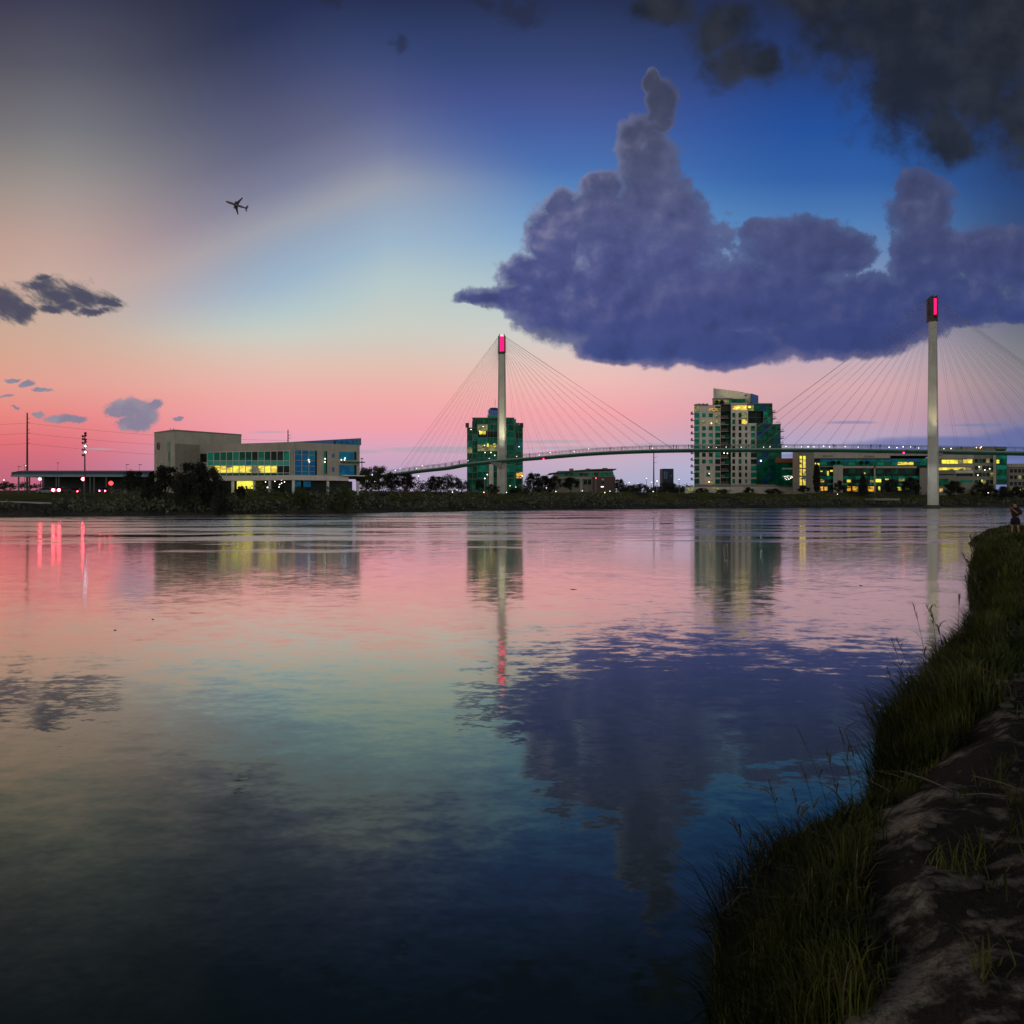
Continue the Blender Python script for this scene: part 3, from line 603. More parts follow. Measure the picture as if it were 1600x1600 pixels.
def base(px, Y, label, cat, name): x = wx(px, Y); return thing(name, (x, Y, land(x, Y, False)), label, cat)

# 1. long stone office building, left
A = base(400, 184, 'long pale stone office building with a blank end block and yellow lit glass front', 'building', 'office_building')
fT = Facade(272, 180, 377, 193); fE = Facade(241, 187, 272, 180); fW = Facade(285, 186.5, 455, 175); fR = Facade(455, 175, 562, 185)
q = lambda f, px: (f.p(px).x, f.p(px).y)
zt = wz(673.5, 180); zw = wz(690.5, 175)
MB().prism([q(fE, 241), q(fT, 272), q(fT, 377), (wx(376.5, 203), 203), (q(fE, 241)[0] + 2, 203)], 3.2, zt).build('wall', stone, A)
MB().prism([q(fE, 240.6), (q(fT, 272)[0], q(fT, 272)[1] - .15), q(fT, 377.5), (wx(376.8, 203.2), 203.2), (q(fE, 241)[0] + 2, 203.2)], zt + .003, zt + .35).build('parapet', stone_d, A)
zs = wz(750.5, 178); zfl = wz(743, 178)      # the upper storeys overhang a recessed ground floor
ctr = [q(fW, 286), q(fW, 455), q(fR, 562), (wx(561.3, 210), 210), (q(fW, 286)[0] + 4, 210)]
MB().prism(ctr, zfl, zw).build('wall', stone_w, A)
MB().prism([q(fW, 286), (q(fW, 455)[0], q(fW, 455)[1] - .3), (q(fR, 545)[0], q(fR, 545)[1] - .2), (wx(544, 205), 205), (q(fW, 286)[0] + 3, 205)], zs, zfl - .003).build('floor_slab', beige, A)
inn = [(q(fW, 290)[0] + 1.2, q(fW, 290)[1] + 2.6), (q(fW, 455)[0] + 0, q(fW, 455)[1] + 3.2), (q(fR, 560)[0] - 2, q(fR, 560)[1] + 3), (wx(555, 204) - 1, 204), (q(fW, 290)[0] + 5, 204)]
MB().prism(inn, 3, zs - .01).build('wall', gl_dk, A)
# emblem ring and slots on the end block
em = MB(); c = fE.p(248.2); cz = wz(697, 185)
nv = fE.n; dv = fE.d
for i in range(14):
    a0, a1 = 2 * math.pi * i / 14, 2 * math.pi * (i + 1) / 14
    P_ = lambda a: Vector((c.x + nv.x * .15 + dv.x * math.cos(a) * .62, c.y + nv.y * .15 + dv.y * math.cos(a) * .62, cz + math.sin(a) * .82))
    em.tube(P_(a0), P_(a1), .09, n=5)
em.tube((c.x + nv.x * .15 - .1, c.y - .2, cz - .45), (c.x + nv.x * .15, c.y - .2, cz + .5), .16, .05, 6)
em.build('emblem', steel, A)
panel(fE, 'window', 262, 266, 690, 735, -.05, .06, gl_g2, A)
panel(fE, 'window', 263.5, 265.5, 706, 720, .06, .1, gl_dk, A)
panel(fW, 'window', 286.5, 292.6, 702, 742, .01, .07, gl_dk, A); panel(fW, 'window', 288, 292, 705, 713, .07, .1, gl_g, A)
panel(fT, 'wall', 274, 330, 694.5, 742, .0, .12, stone_d, A)
for ax in (266, 271): MB().tube(at(ax, 675, 186), at(ax, 669, 186), .06).build('antenna', steel, A)
panel(fW, 'window', 313, 323, 709, 722, .01, .06, gl_dk, A, 318)
# curtain wall on the long front: bays of three panes each
xs = np.linspace(325, 453.5, 14); fr = MB()
for i in range(13):
    a, b_ = xs[i], xs[i + 1]; yt = 706 - 2.4 * (a - 325) / 130; mid = (a + b_) / 2
    panel(fW, 'window', a + .35, b_ - .35, yt + .5, 719.5, .02, .10, gl_dk if (i % 3 == 1 and i > 4) or i in (11,) else (gl_g if i % 4 else gl_g2), A, mid)
    panel(fW, 'spandrel', a + .35, b_ - .35, 720.3, 727, .02, .12, spand if i != 6 else gl_b, A, mid)
    lm = lit_yy if i in (4, 9, ) else lit_y if i in (1, 2, 3, 5, 6, 8, 10) else (gl_dk if i in (11, 12) else lit_d)
    panel(fW, 'window', a + .35, b_ - .35, 728, 738.5, .02, .10, lm, A, mid)
    panel(fW, 'spandrel', a + .35, b_ - .35, 739.2, 742.6, .02, .12, gl_g, A, mid)
for a in xs: fW.pan(fr, a - .32, a + .32, 705.8 - 2.4 * (a - 325) / 130, 743, .10, .22)
for yy in (706.6, 719.9, 727.5, 738.9): 
    for i in range(13): fW.pan(fr, xs[i] + .32, xs[i + 1] - .32, yy - .4 - (2.2 * (xs[i] - 325) / 130 if yy < 707 else 0), yy + .4 - (2.2 * (xs[i] - 325) / 130 if yy < 707 else 0), .10, .20)
fr.build('window_frame', white, A)
for x0, x1 in ((461, 471), (472.4, 482), (483.4, 492)):
    for k, (y0, y1) in enumerate(((704, 710), (711, 719), (720, 727.5), (728.5, 736), (737, 742))):
        panel(fR, 'window', x0, x1, y0, y1, .02, .10, gl_b, A, 476)
f2_ = MB()
for x0 in (459.8, 471.2, 482.2): fR.pan(f2_, x0 - .3, x0 + .3, 703, 743, .1, .2, 476)
f2_.build('window_frame', white, A)
panel(fR, 'window', 492.5, 495, 704, 742, .01, .05, gl_dk, A, 493)
panel(fR, 'window', 506, 508.6, 705, 741, .02, .10, gl_g2, A); panel(fR, 'window', 508.8, 511, 705, 741, .01, .06, gl_dk, A)
for x0, y0, y1 in ((519, 709, 715), (519, 730, 737)): panel(fR, 'window', x0, x0 + 3.4, y0, y1, .01, .06, gl_b, A)
for y0, y1 in ((706, 719), (726.5, 743)):
    for x0, x1 in ((530, 536), (536.4, 545), (545.4, 553)): panel(fR, 'window', x0, x1, y0, y1, .02, .08, gl_b, A, 541)
    panel(fR, 'window', 553.4, 557, y0, y1, .01, .05, gl_dk, A)
for y0 in (721.3, 742.6):
    fR.pan(MB(), 532, 566, y0, y0 + 1.6, .02, 1.4).build('balcony', greenroof if y0 < 730 else white, A)
for x0, x1 in ((455, 467.5), (471.5, 483)): 
    p0, p1 = fR.p(x0), fR.p(x1); MB().prism([(p0.x, p0.y + 1.4), (p1.x, p1.y + 1.4), (p1.x, p1.y + 1.6), (p0.x, p0.y + 1.6)], wz(761, 178), wz(751, 178)).build('window', gl_b, A)
p0, p1 = fW.p(367), fW.p(393); 
for k in range(4):
    a, b_ = p0.lerp(p1, k / 4 + .012), p0.lerp(p1, (k + 1) / 4 - .012); MB().prism([(a.x, a.y + 1.2), (b_.x, b_.y + 1.2), (b_.x, b_.y + 1.4), (a.x, a.y + 1.4)], wz(763.5, 179), wz(751.3, 179)).build('window', lit_yy, A)
for x0, f in ((511, fR), (558, fR), (457, fW), (420, fW), (362, fW), (396, fW)):
    p0 = f.p(x0); MB().tube((p0.x, p0.y + .7, 3), (p0.x, p0.y + .7, zs - .01), .32, n=10).build('column', white, A)
# blue glazed wedge rising over the right end of the roof
pa, pb = fR.p(474), fR.p(561.2)
MB().prism([(pa.x, pa.y + 1.0), (pb.x, pb.y + 1.0), (wx(560, 205), 205), (wx(474, 205), 205)], zw + .003, 0, [wz(690.4, 176.5), wz(686.3, 186), wz(686.3, 186), wz(690.4, 176.5)]).build('clerestory', bluemet, A)
MB().prism([(pa.x - 3, pa.y + .5), (pb.x + .3, pb.y + .5), (pb.x + .3, pb.y + .9), (pa.x - 3, pa.y + .9)], zw + .003, 0, [wz(690.2, 176.5), wz(684.8, 186), wz(684.8, 186), wz(690.2, 176.5)]).build('roof', bluemet2, A)
for i in range(4):
    a = fR.p(524 + i * 9.2); b_ = fR.p(532 + i * 9.2); MB().prism([(a.x, a.y + .35), (b_.x, b_.y + .35), (b_.x, b_.y + .45), (a.x, a.y + .45)], zw + .05, 0, [wz(688 - i * .4, 182)] * 4).build('window', gl_b, A)
for k, (px, py, Y) in enumerate([(415, 753, 177), (429.5, 752, 177), (437, 757, 176), (440, 750, 176), (444.5, 753, 176), (436, 761, 175.5), (440, 755, 176.5)]):
    MB().ball(at(px, py, Y), .10).build('lamp', lamp_w, A)
for px, py in [(481.5, 718.5), (482.6, 721.5), (506.8, 722), (507, 717), (532.5, 718.5), (537.5, 718.5), (538.2, 716)]:
    c = fR.p(px); MB().ball((c.x + fR.n.x * .3, c.y + fR.n.y * .3, wz(py, c.y)), .12).build('lamp', lamp_w, A)
# 2. green glass apartment tower behind the left pylon
def floors_tower(par, px0, px1, py0, py1, Y, depth, gmat, nfl, ncol, slabm, frame=True, lit={}, name='window'):
    """a glass block: core wall, a pane per floor and bay, floor bands and mullions"""
    f = Facade(px0, Y, px1, Y); skew(px0, px1, Y + .02, Y + depth, wz(py1 + (7 if py1 > 750 else 0), Y), wz(py0, Y), ((px0 + px1) / 2 - 800) / F * (1 if px0 < 1000 else .96)).build('wall', gl_dk if gmat is not gl_dk else stone_d, par)
    ys_ = np.linspace(py0 + .6, py1, nfl + 1); xs_ = np.linspace(px0, px1, ncol + 1)
    for j in range(nfl):
        for i in range(ncol):
            mt = lit.get((i, j), gmat[(i * 7 + j * 3) % len(gmat)] if isinstance(gmat, (list, tuple)) else gmat)
            panel(f, name, xs_[i] + .25, xs_[i + 1] - .25, ys_[j] + .9, ys_[j + 1] - .05, .0, .10, mt, par)
    sb = MB()
    for j in range(nfl + 1): f.pan(sb, px0 - .05, px1 + .05, ys_[j] - .25, ys_[j] + .75, -.1, .22)
    sb.build('floor_slab', slabm, par)
    if frame:
        fm = MB()
        for xx in xs_: f.pan(fm, xx - .28, xx + .28, py0, py1, .0, .30)
        fm.build('window_frame', slabm, par)
    return f
greyg = M('grey_green_trim', (.12, .17, .145), .6)
B = base(773, 402, 'dark green glass apartment tower with a round blue roof turret behind the left bridge pylon', 'building', 'apartment_tower')
GG = (gl_g, gl_g, gl_g2, gl_g)
floors_tower(B, 730, 738, 668, 768, 404, 22, GG, 10, 1, greyg, lit={(0, 3): lit_d})
floors_tower(B, 738, 746, 658, 768, 402, 22, GG, 11, 1, greyg)
floors_tower(B, 746, 778, 662, 768, 400, 24, GG, 10, 2, greyg, lit={(0, 0): lit_d, (0, 3): lit_d, (1, 3): lit_d, (1, 1): gl_dk, (0, 1): gl_dk})
MB().box(wx(738, 400), wx(803, 400), 401.5, 424, wz(661.5, 400), wz(653, 400)).build('wall', gl_g, B)
MB().box(wx(737.4, 400), wx(803.6, 400), 401, 425, wz(653, 400) + .003, wz(652, 400)).build('roof', stone_d, B)
floors_tower(B, 790, 803, 662, 768, 400.5, 24, GG, 10, 1, greyg)
floors_tower(B, 778, 790, 662, 768, 403, 20, GG, 10, 1, greyg)
floors_tower(B, 803, 806, 655, 768, 402, 20, gl_g2, 11, 1, greyg)
floors_tower(B, 806, 816.8, 664, 768, 404, 20, GG, 10, 1, greyg, lit={(0, 7): lit_o, (0, 3): gl_g2})
MB().box(wx(764, 400), wx(771, 400), 399.2, 400.3, wz(768, 400), wz(722, 400)).build('wall', beige, B)
for px in (730, 815): MB().tube(at(px, 668, 404), at(px, 661, 404), .9, n=8).build('vent', steel, B)
MB().box(wx(806, 402), wx(812, 402), 404, 415, wz(664, 402), wz(660, 402)).build('wall', stone_d, B)
tr = MB(); tr.tube(at(771.5, 652, 412), at(771.5, 642, 412), 3.0, n=20); tr.tube(at(771.5, 642, 412), at(771.5, 637.5, 412), 3.0, 1.9, n=20); tr.build('turret', bluemet, B, smooth=False)
MB().box(wx(762, 412), wx(782, 412), 408, 418, wz(653, 412), wz(650, 412)).build('wall', gl_g2, B)
MB().tube(at(773.5, 638, 412), at(773.5, 624, 412), .07).build('antenna', steel, B)
for px, py, mt in [(755, 666.5, lamp_w), (749.5, 674, lamp_o), (757, 696, lamp_w), (758, 707, lamp_w), (767, 707, lamp_o), (773, 711.5, lamp_w), (736, 671, lamp_w), (811, 698, lamp_b)]: MB().ball(at(px, py, 398.8 if 740 < px < 800 else 402), .22).build('lamp', mt, B)
for px0, px1, py0, mt in ((749, 754, 673.5, lit_yy), (754.6, 759, 673.5, lit_y), (761, 763.5, 693, lit_yy), (755, 758.4, 695, gl_g2), (771, 774.5, 693, lit_y)): MB().box(wx(px0, 400), wx(px1, 400), 399.7, 399.86, wz(py0 + 5.2, 400), wz(py0, 400)).build('window', mt, B)
# 3. low office with curved green roof
C3 = base(912, 420, 'low office building with a curved green roof and a dark brick right end', 'building', 'office_building')
rf = MB(); n = 10
for i in range(n):
    a0 = i / n; a1 = (i + 1) / n; f_ = lambda a: (858 + 104 * a, 739.5 - 6.8 * math.sin(min(1, a * 1.15) * math.pi / 2))
    p, q_ = f_(a0), f_(a1); X0, X1 = wx(p[0], 420), wx(q_[0], 420); z0, z1 = wz(p[1], 420), wz(q_[1], 420)
    rf.add([(X0, 417, z0 - .5), (X1, 417, z1 - .5), (X1, 417, z1), (X0, 417, z0), (X0, 440, z0 - .5), (X1, 440, z1 - .5), (X1, 440, z1), (X0, 440, z0)], [(0, 1, 2, 3), (3, 2, 6, 7), (5, 4, 7, 6), (0, 4, 5, 1)])
rf.build('roof', greenroof, C3)
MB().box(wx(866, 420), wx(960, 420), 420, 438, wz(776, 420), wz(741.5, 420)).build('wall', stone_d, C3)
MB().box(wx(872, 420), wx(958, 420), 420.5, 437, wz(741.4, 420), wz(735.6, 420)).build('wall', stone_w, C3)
MB().box(wx(872, 420), wx(925, 420), 418.6, 420.3, wz(748.5, 420), wz(745.8, 420)).build('balcony', stone_w, C3)
f = Facade(860, 420, 960, 420)
for i in range(11): panel(f, 'window', 874 + i * 7.8, 880.5 + i * 7.8, 739 - (1 if i > 6 else 0), 744, .0, .5 if i < 0 else .09, gl_g2 if i % 3 == 0 or i > 7 else gl_g, C3)
for i in range(5): panel(f, 'window', 893 + i * 6.4, 898 + i * 6.4, 750, 757, .0, .09, gl_dk if i > 1 else gl_g, C3)
for x0 in (905.5, 924): MB().box(wx(x0, 420), wx(x0 + 4.5, 420), 418.9, 420, wz(769, 420), wz(746, 420)).build('column', stone_w, C3)
MB().box(wx(926, 418), wx(961, 418), 416.5, 436, wz(776, 418), wz(745, 418)).build('wall', brick, C3)
f = Facade(926, 416.5, 961, 416.5)
for x0, y0, mt in ((940, 748, lit_d), (940, 753, gl_dk), (939, 760, lamp_w)): panel(f, 'window', x0, x0 + 4, y0, y0 + (2.5 if y0 < 758 else 1), .0, .08, mt, C3)
for x0, w_ in ((890, 6), (916, 6), (942, 7)): MB().box(wx(x0, 425), wx(x0 + w_, 425), 424, 428, wz(737, 425), wz(732.2 - (x0 > 930) * 1, 425)).build('roof_vent', stone_d, C3)
# 4. dark blue block with a white mark
Dd = base(1044, 560, 'small dark blue block with a pale square mark, alone on the skyline', 'building', 'billboard_block')
MB().box(wx(1035, 560), wx(1052.5, 560), 560, 570, wz(772, 560), wz(732.3, 560)).build('wall', M('navy_panel', (.012, .028, .06), .6), Dd)
f = Facade(1035, 560, 1052.5, 560); mk = MB()
pale = M('pale_mark', (.16, .24, .36), .6)
for (a, b_, c_, d_) in ((1037.4, 1038.4, 737, 746), (1038.4, 1041.6, 737, 738.3), (1038.4, 1041.6, 741, 742), (1038.4, 1041.6, 744.7, 746), (1041.6, 1042.6, 737.6, 745.4), (1037.4, 1042.6, 747, 747.8)): f.pan(mk, a, b_, c_, d_, .01, .2)
mk.build('sign_mark', pale, Dd); f.pan(MB(), 1048.2, 1050, 742, 745, .01, .2).build('sign_mark', M('pale_pink_mark', (.22, .16, .24), .6), Dd)
# 5. big apartment tower, right of centre
E5 = base(1155, 385, 'tall pale stepped apartment tower with stacked balconies and a curved lit roof crown', 'building', 'apartment_tower')
X7 = lambda c: 1070 + c / 8.889
Y7 = lambda c: 600 + c / 8.889
YE = 380.
def blk(x0, x1, y0, y1, Yf, Yb, mt, nm='wall'): return skew(X7(x0), X7(x1), Yf, Yb, wz(Y7(y1), Yf), wz(Y7(y0), Yf), .27).build(nm, mt, E5)
blk(130, 497, 290, 1395, YE, 404, beige); blk(497, 640, 385, 1395, YE + 3.5, 404, gl_dk); blk(640, 868, 262, 1395, YE - .5, 404.3, beige)
blk(868, 1000, 545, 1395, YE - .8, 403, beige); 
FL = [290, 384, 475, 566, 658, 750, 842, 934, 1026, 1118, 1210, 1302, 1392]
fE5 = Facade(X7(130), YE, X7(497), YE); fM = Facade(X7(640), YE - .5, X7(868), YE - .5); fRr = Facade(X7(868), YE - .8, X7(1000), YE - .8)
def P7(f, nm, x0, x1, y0, y1, o0, o1, mt): return panel(f, nm, X7(x0), X7(x1), Y7(y0), Y7(y1), o0, o1, mt, E5)
sill = MB(); rnd = random.Random(4)
for j in range(12):
    a, b_ = FL[j] + 22, FL[j + 1] - 14
    top = j < 2
    P7(fE5, 'window', 133, 200, a - 6, b_ + 8, .01, .08, lit_d if j in (0,) else (gl_g2 if j < 7 else gl_g)); fE5.pan(sill, X7(131), X7(200), Y7(FL[j + 1] - 6), Y7(FL[j + 1] + 1), .0, .35)
    for (x0, x1) in ((240, 290), (334, 386)):
        if j == 0: continue
        if j in (9, 10) and x0 == 334: P7(fE5, 'window', 300, 352, a, b_, .01, .08, gl_g); continue
        if j in (9, 10, 11) and x0 == 240: continue
        P7(fE5, 'window', x0, x1, a, b_, .01, .08, lit_d if (x0, j) in ((334, 2), (240, 2), (334, 11)) else rnd.choice((gl_g, gl_dk, gl_g2, gl_g)))
    P7(fE5, 'window', 424, 492, a - 4, b_ + 8, .01, .08, lit_d if j in (1, 2) else rnd.choice((gl_g, gl_g2, gl_dk))); fE5.pan(sill, X7(415), X7(496), Y7(FL[j + 1] - 6), Y7(FL[j + 1] + 1), .0, .35)
    if j > 0:
        for (x0, x1) in ((660, 697), (748, 786)): P7(fM, 'window', x0, x1, a - 4, b_ + 4, .01, .08, rnd.choice((gl_dk, gl_g, gl_dk, gl_g)))
        if j < 3: P7(fM, 'window', 792, 862, a - 4, b_ + 4, .01, .08, lit_y if (j == 2) else lit_d); fM.pan(sill, X7(740), X7(866), Y7(FL[j + 1] - 6), Y7(FL[j + 1] + 1), .0, .35)
    if j > 2:
        P7(fRr if 0 else fM, 'window', 836, 866, a, b_, .01, .08, rnd.choice((gl_g, gl_dk, gl_g2)))
        P7(fRr, 'window', 918, 974 if j < 7 else 996, a - 4, b_ + 6, .01, .08, rnd.choice((gl_g2, gl_dk, gl_g))); fRr.pan(sill, X7(912), X7(998), Y7(FL[j + 1] - 6), Y7(FL[j + 1] + 1), .0, .35)
    # balconies in the dark recess
    if j > 0:
        f0 = Facade(X7(497), YE + 1.2, X7(640), YE + 1.2)
        bal = f0.pan(MB(), X7(499), X7(615), Y7(FL[j + 1] - 4), Y7(FL[j + 1] + 3), -1.8, 0).build('balcony', balm, E5)
        f0.pan(MB(), X7(500), X7(560 + 40 * (j % 2)), Y7(FL[j + 1] - 38), Y7(FL[j + 1] - 5), -.1, -.04).build('balcony_rail', redrail if j % 2 else railm, bal)
        f1 = Facade(X7(497), YE + 3.4, X7(640), YE + 3.4); f1.pan(MB(), X7(575), X7(632), Y7(a), Y7(b_ + 8), .0, .05).build('window', gl_g, E5)
    # balconies sticking out of the left side
    if j not in (0,):
        bz = Facade(X7(95), YE + 2, X7(130), YE + 2)
        bb = bz.pan(MB(), X7(100), X7(131.5), Y7(FL[j + 1] - 34 - 30), Y7(FL[j + 1] - 26 - 30), -3, 1).build('balcony', balm, E5)
        bz.pan(MB(), X7(101), X7(103), Y7(FL[j + 1] - 92), Y7(FL[j + 1] - 65), -3, 1).build('balcony_rail', redrail if j < 5 else greyg, bb)
sill.build('window_sill', balm, E5)
pil = MB()
for x0, x1, f_ in ((204, 234, fE5), (388, 414, fE5), (702, 742, fM)): f_.pan(pil, X7(x0), X7(x1), Y7(395), Y7(1395), .0, .45)
pil.build('pilaster', beige, E5)
# glass volumes on the right
def glassvol(x0, x1, y0, y1, Yf, nf, nc, mts, trim=greyg, lit={}):
    floors_tower(E5, X7(x0), X7(x1), Y7(y0), Y7(y1), Yf, 20, mts, nf, nc, trim, lit=lit)
greenbal = M('dark_green_trim', (.02, .09, .07), .5)
glassvol(874, 1212, 278, 372, YE + 1, 1, 4, (gl_g, gl_g, gl_db), trim=greenbal, lit={(0, 0): lit_d})
glassvol(874, 1090, 372, 545, YE + 3, 2, 2, (gl_dk, gl_dk, gl_g), trim=greenbal)
glassvol(1090, 1215, 372, 545, YE + 1.2, 2, 2, (gl_g2, gl_g), trim=greyg)
glassvol(1000, 1326, 556, 1395, YE - 1.5, 9, 4, (gl_g, gl_g, gl_g, gl_db), trim=greenbal)
blk(1326, 1345, 842, 1395, YE - .6, 400, gl_g, 'wall')
for (x0, y0, w_) in ((1220, 372, 46), (1222, 462, 50), (1325, 640, 55), (1326, 735, 55), (1328, 820, 50), (1280, 540, 58)):
    bb = MB().box(wx(X7(x0), YE + 1), wx(X7(x0 + w_), YE + 1), YE + .5, YE + 6, wz(Y7(y0 + 18), YE), wz(Y7(y0 + 12), YE)).build('balcony', balm, E5)
    r_ = MB(); 
    for k in range(4): xx = wx(X7(x0 + 4 + k * (w_ - 8) / 3), YE); r_.box(xx, xx + .08, YE + .55, YE + .63, wz(Y7(y0 + 12), YE), wz(Y7(y0 - 8), YE))
    r_.box(wx(X7(x0), YE), wx(X7(x0 + w_), YE), YE + .53, YE + .65, wz(Y7(y0 - 8), YE), wz(Y7(y0 - 12), YE)); r_.build('balcony_rail', redrail, bb)
for x0 in (880, 1218): MB().tube(at(X7(x0), Y7(380), YE + .4), at(X7(x0), Y7(548), YE + .4), .22).build('column', greyg, E5)
# top storey with deep shaded terrace
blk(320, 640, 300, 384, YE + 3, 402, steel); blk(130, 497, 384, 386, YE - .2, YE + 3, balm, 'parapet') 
panel(Facade(X7(330), YE - .2, X7(497), YE - .2), 'window', X7(330), X7(495), Y7(340), Y7(372), .02, .08, lit_o, E5)
blk(640, 868, 270, 292, YE - .9, YE - .52, balm, 'parapet'); P7(fM, 'window', 668, 862, 300, 360, .01, .1, lit_y)
blk(128, 320, 282, 300, YE - .3, YE - .02, stone_d, 'parapet')
blk(860, 1216, 266, 277, YE + .4, 402, stone_d, 'roof')
P7(Facade(X7(868), YE + .9, X7(1212), YE + .9), 'window', 872, 912, 306, 336, .05, .2, lit_yy)
tr = MB()
for k in range(12): tr.tube(at(X7(150 + k * 15), Y7(284), YE + 1), at(X7(150 + k * 15), Y7(268), YE + 1), .05)
for k in range(9): tr.box(wx(X7(165 + k * 20), YE), wx(X7(175 + k * 20), YE), YE + 1, YE + 2, wz(Y7(284), YE), wz(Y7(274 - (k % 3) * 4), YE))
tr.build('roof_rail', steel, E5)
# penthouse and the curved crown screen (a wall bent in plan, its top falling to the right)
blk(385, 662, 205, 285, YE + 5, 398, stone_w); blk(380, 668, 198, 206, YE + 4.4, 398.5, stone_d, 'roof')
P7(Facade(X7(385), YE + 4.9, X7(662), YE + 4.9), 'window', 400, 610, 226, 262, .03, .1, lit_d); P7(Facade(X7(385), YE + 4.9, X7(662), YE + 4.9), 'window', 614, 660, 210, 262, .03, .1, gl_g2)
blk(668, 840, 205, 250, YE + 8, 398, gl_g)
cw = MB(); n = 24; crn = M('crown_panel', (.50, .48, .42), .6, sc=.3, stain=.2)
def crown(a, dr=0):
    # plan arc: centre behind, left end near, bulging away from the viewer
    X = wx(X7(372 + (935 - 372) * a), YE + 10); Yc = YE + 6 + 9 * math.sin(a * math.pi * .75) + dr
    top = wz(Y7(np.interp(a, [0, .25, .5, .7, .85, 1], [76, 66, 68, 80, 100, 126])), YE + 10); return X, Yc, top
zb = wz(Y7(268), YE + 8)
for i in range(n):
    for (s0, s1) in ((0, 1),):
        a0, a1 = i / n, (i + 1) / n; A0, A1 = crown(a0), crown(a1); B0, B1 = crown(a0, .5), crown(a1, .5)
        cw.add([(A0[0], A0[1], zb), (A1[0], A1[1], zb), (A1[0], A1[1], A1[2]), (A0[0], A0[1], A0[2]), (B0[0], B0[1], zb), (B1[0], B1[1], zb), (B1[0], B1[1], B1[2]), (B0[0], B0[1], B0[2])],
               [(0, 1, 2, 3), (5, 4, 7, 6), (3, 2, 6, 7)] + ([(4, 0, 3, 7)] if i == 0 else []) + ([(1, 5, 6, 2)] if i == n - 1 else []))
cw.build('crown_screen', crn, E5)
c0_, c1_ = crown(1), crown(.62)
MB().prism([(c0_[0] + .05, c0_[1] - 1), (wx(X7(1040), YE + 8), YE + 10), (wx(X7(1040), YE + 8), YE + 17), (c0_[0] + .05, YE + 17)], zb, 0, [c0_[2], wz(Y7(162), YE + 10), wz(Y7(162), YE + 10), c0_[2]]).build('crown_screen', bluemet, E5)
for cx, cy, w_, h_ in ((840, 162, 34, 14), (782, 122, 12, 10)): MB().box(wx(X7(cx - w_ / 2), YE + 8), wx(X7(cx + w_ / 2), YE + 8), YE + 6.5, YE + 11.5 if 0 else YE + 7.2, wz(Y7(cy + h_ / 2), YE + 8), wz(Y7(cy - h_ / 2), YE + 8)).build('vent', steel, E5)
for cx, cy, w_ in ((690, 180, 30), (560, 190, 16), (780, 185, 30)):
    lp_ = bpy.data.lights.new('crown_uplight', 'SPOT'); lp_.energy = 900 if cx > 600 else 330; lp_.spot_size = 2.0; lp_.spot_blend = 1; lp_.color = (1, .82, .5); lp_.shadow_soft_size = .3
    lo_ = bpy.data.objects.new('crown_uplight', lp_); COL.objects.link(lo_); lo_.parent = E5; P_ = Vector((wx(X7(cx), YE + 8), YE + 5.2, wz(Y7(196), YE + 8))) ; lo_.location = P_ - wloc(E5); lo_.rotation_euler = Vector((0, 1, .9)).to_track_quat('-Z', 'Y').to_euler()
# plinth
blk(0, 1595, 1430, 1560, YE - 3, 402, beige); blk(500.5, 639.5, 1396, 1429.7, YE - .2, 401, stone_d); blk(640, 1595, 1396, 1429.7, YE - 2, 401, stone_w); blk(130, 500, 1396, 1429.7, YE - 1, 401, stone_d)
panel(Facade(X7(0), YE - 3, X7(130), YE - 3), 'window', X7(10), X7(118), Y7(1440), Y7(1480), .01, .06, lit_d, E5); panel(Facade(X7(0), YE - 3, X7(600), YE - 3), 'window', X7(390), X7(470), Y7(1434), Y7(1470), .01, .06, lit_d, E5)
for cx, cy, mt in ((370, 545, lamp_o), (340, 1245, lamp_w), (338, 1360, lamp_o), (545, 958, lamp_w), (592, 964, lamp_w), (1057, 1066, lamp_w), (750, 325, lamp_o), (840, 325, lamp_o), (900, 322, lamp_o), (725, 330, lamp_o)): MB().ball(at(X7(cx), Y7(cy), YE - 2.2), .24 if cx < 1000 else .35).build('lamp', mt, E5)
bsh = MB()
# 6. campus office, right, in front
def X8(c): return 1200 + c / 8
def Y8(c): return 640 + c / 8
YF = 345.
G6 = base(1300, YF, 'tan stone office block with lit stair window and green glass bands, right of tallest tower', 'building', 'office_building')
def blk6(x0, x1, y0, y1, Yf, Yb, mt, nm='wall', par=G6): return skew(x0, x1, Yf, Yb, wz(y1 + (6 if y1 > 765 else 0), Yf), wz(y0, Yf), .42 if par is G6 else .56).build(nm, mt, par)
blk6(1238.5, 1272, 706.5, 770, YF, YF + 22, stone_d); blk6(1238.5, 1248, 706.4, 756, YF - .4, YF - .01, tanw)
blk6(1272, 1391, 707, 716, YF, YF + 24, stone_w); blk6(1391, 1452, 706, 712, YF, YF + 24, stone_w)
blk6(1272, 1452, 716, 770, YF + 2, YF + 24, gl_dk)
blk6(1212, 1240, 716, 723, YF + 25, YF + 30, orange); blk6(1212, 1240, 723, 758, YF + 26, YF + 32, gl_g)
fg = Facade(1222, YF + 25.9, 1240, YF + 25.9)
for y0 in (731, 743): panel(fg, 'balcony', 1222, 1238, y0, y0 + 2.5, .0, .3, white, G6)
for k in range(12): MB().ball(at(1226 + (k * 5) % 13, 735 + (k * 7) % 13 * 1.2 if k % 2 else 745 + (k % 5), YF + 25), .14).build('lamp', lamp_w, G6)
f = Facade(1238, YF, 1272, YF)
for (y0, y1) in ((712.5, 718), (719, 731), (733, 743), (745.5, 758)):
    for x0, x1 in ((1249.5, 1253), (1254.8, 1258.6)): panel(f, 'window', x0, x1, y0, y1, .01, .1, lit_yy if y0 < 719 else lit_y, G6)
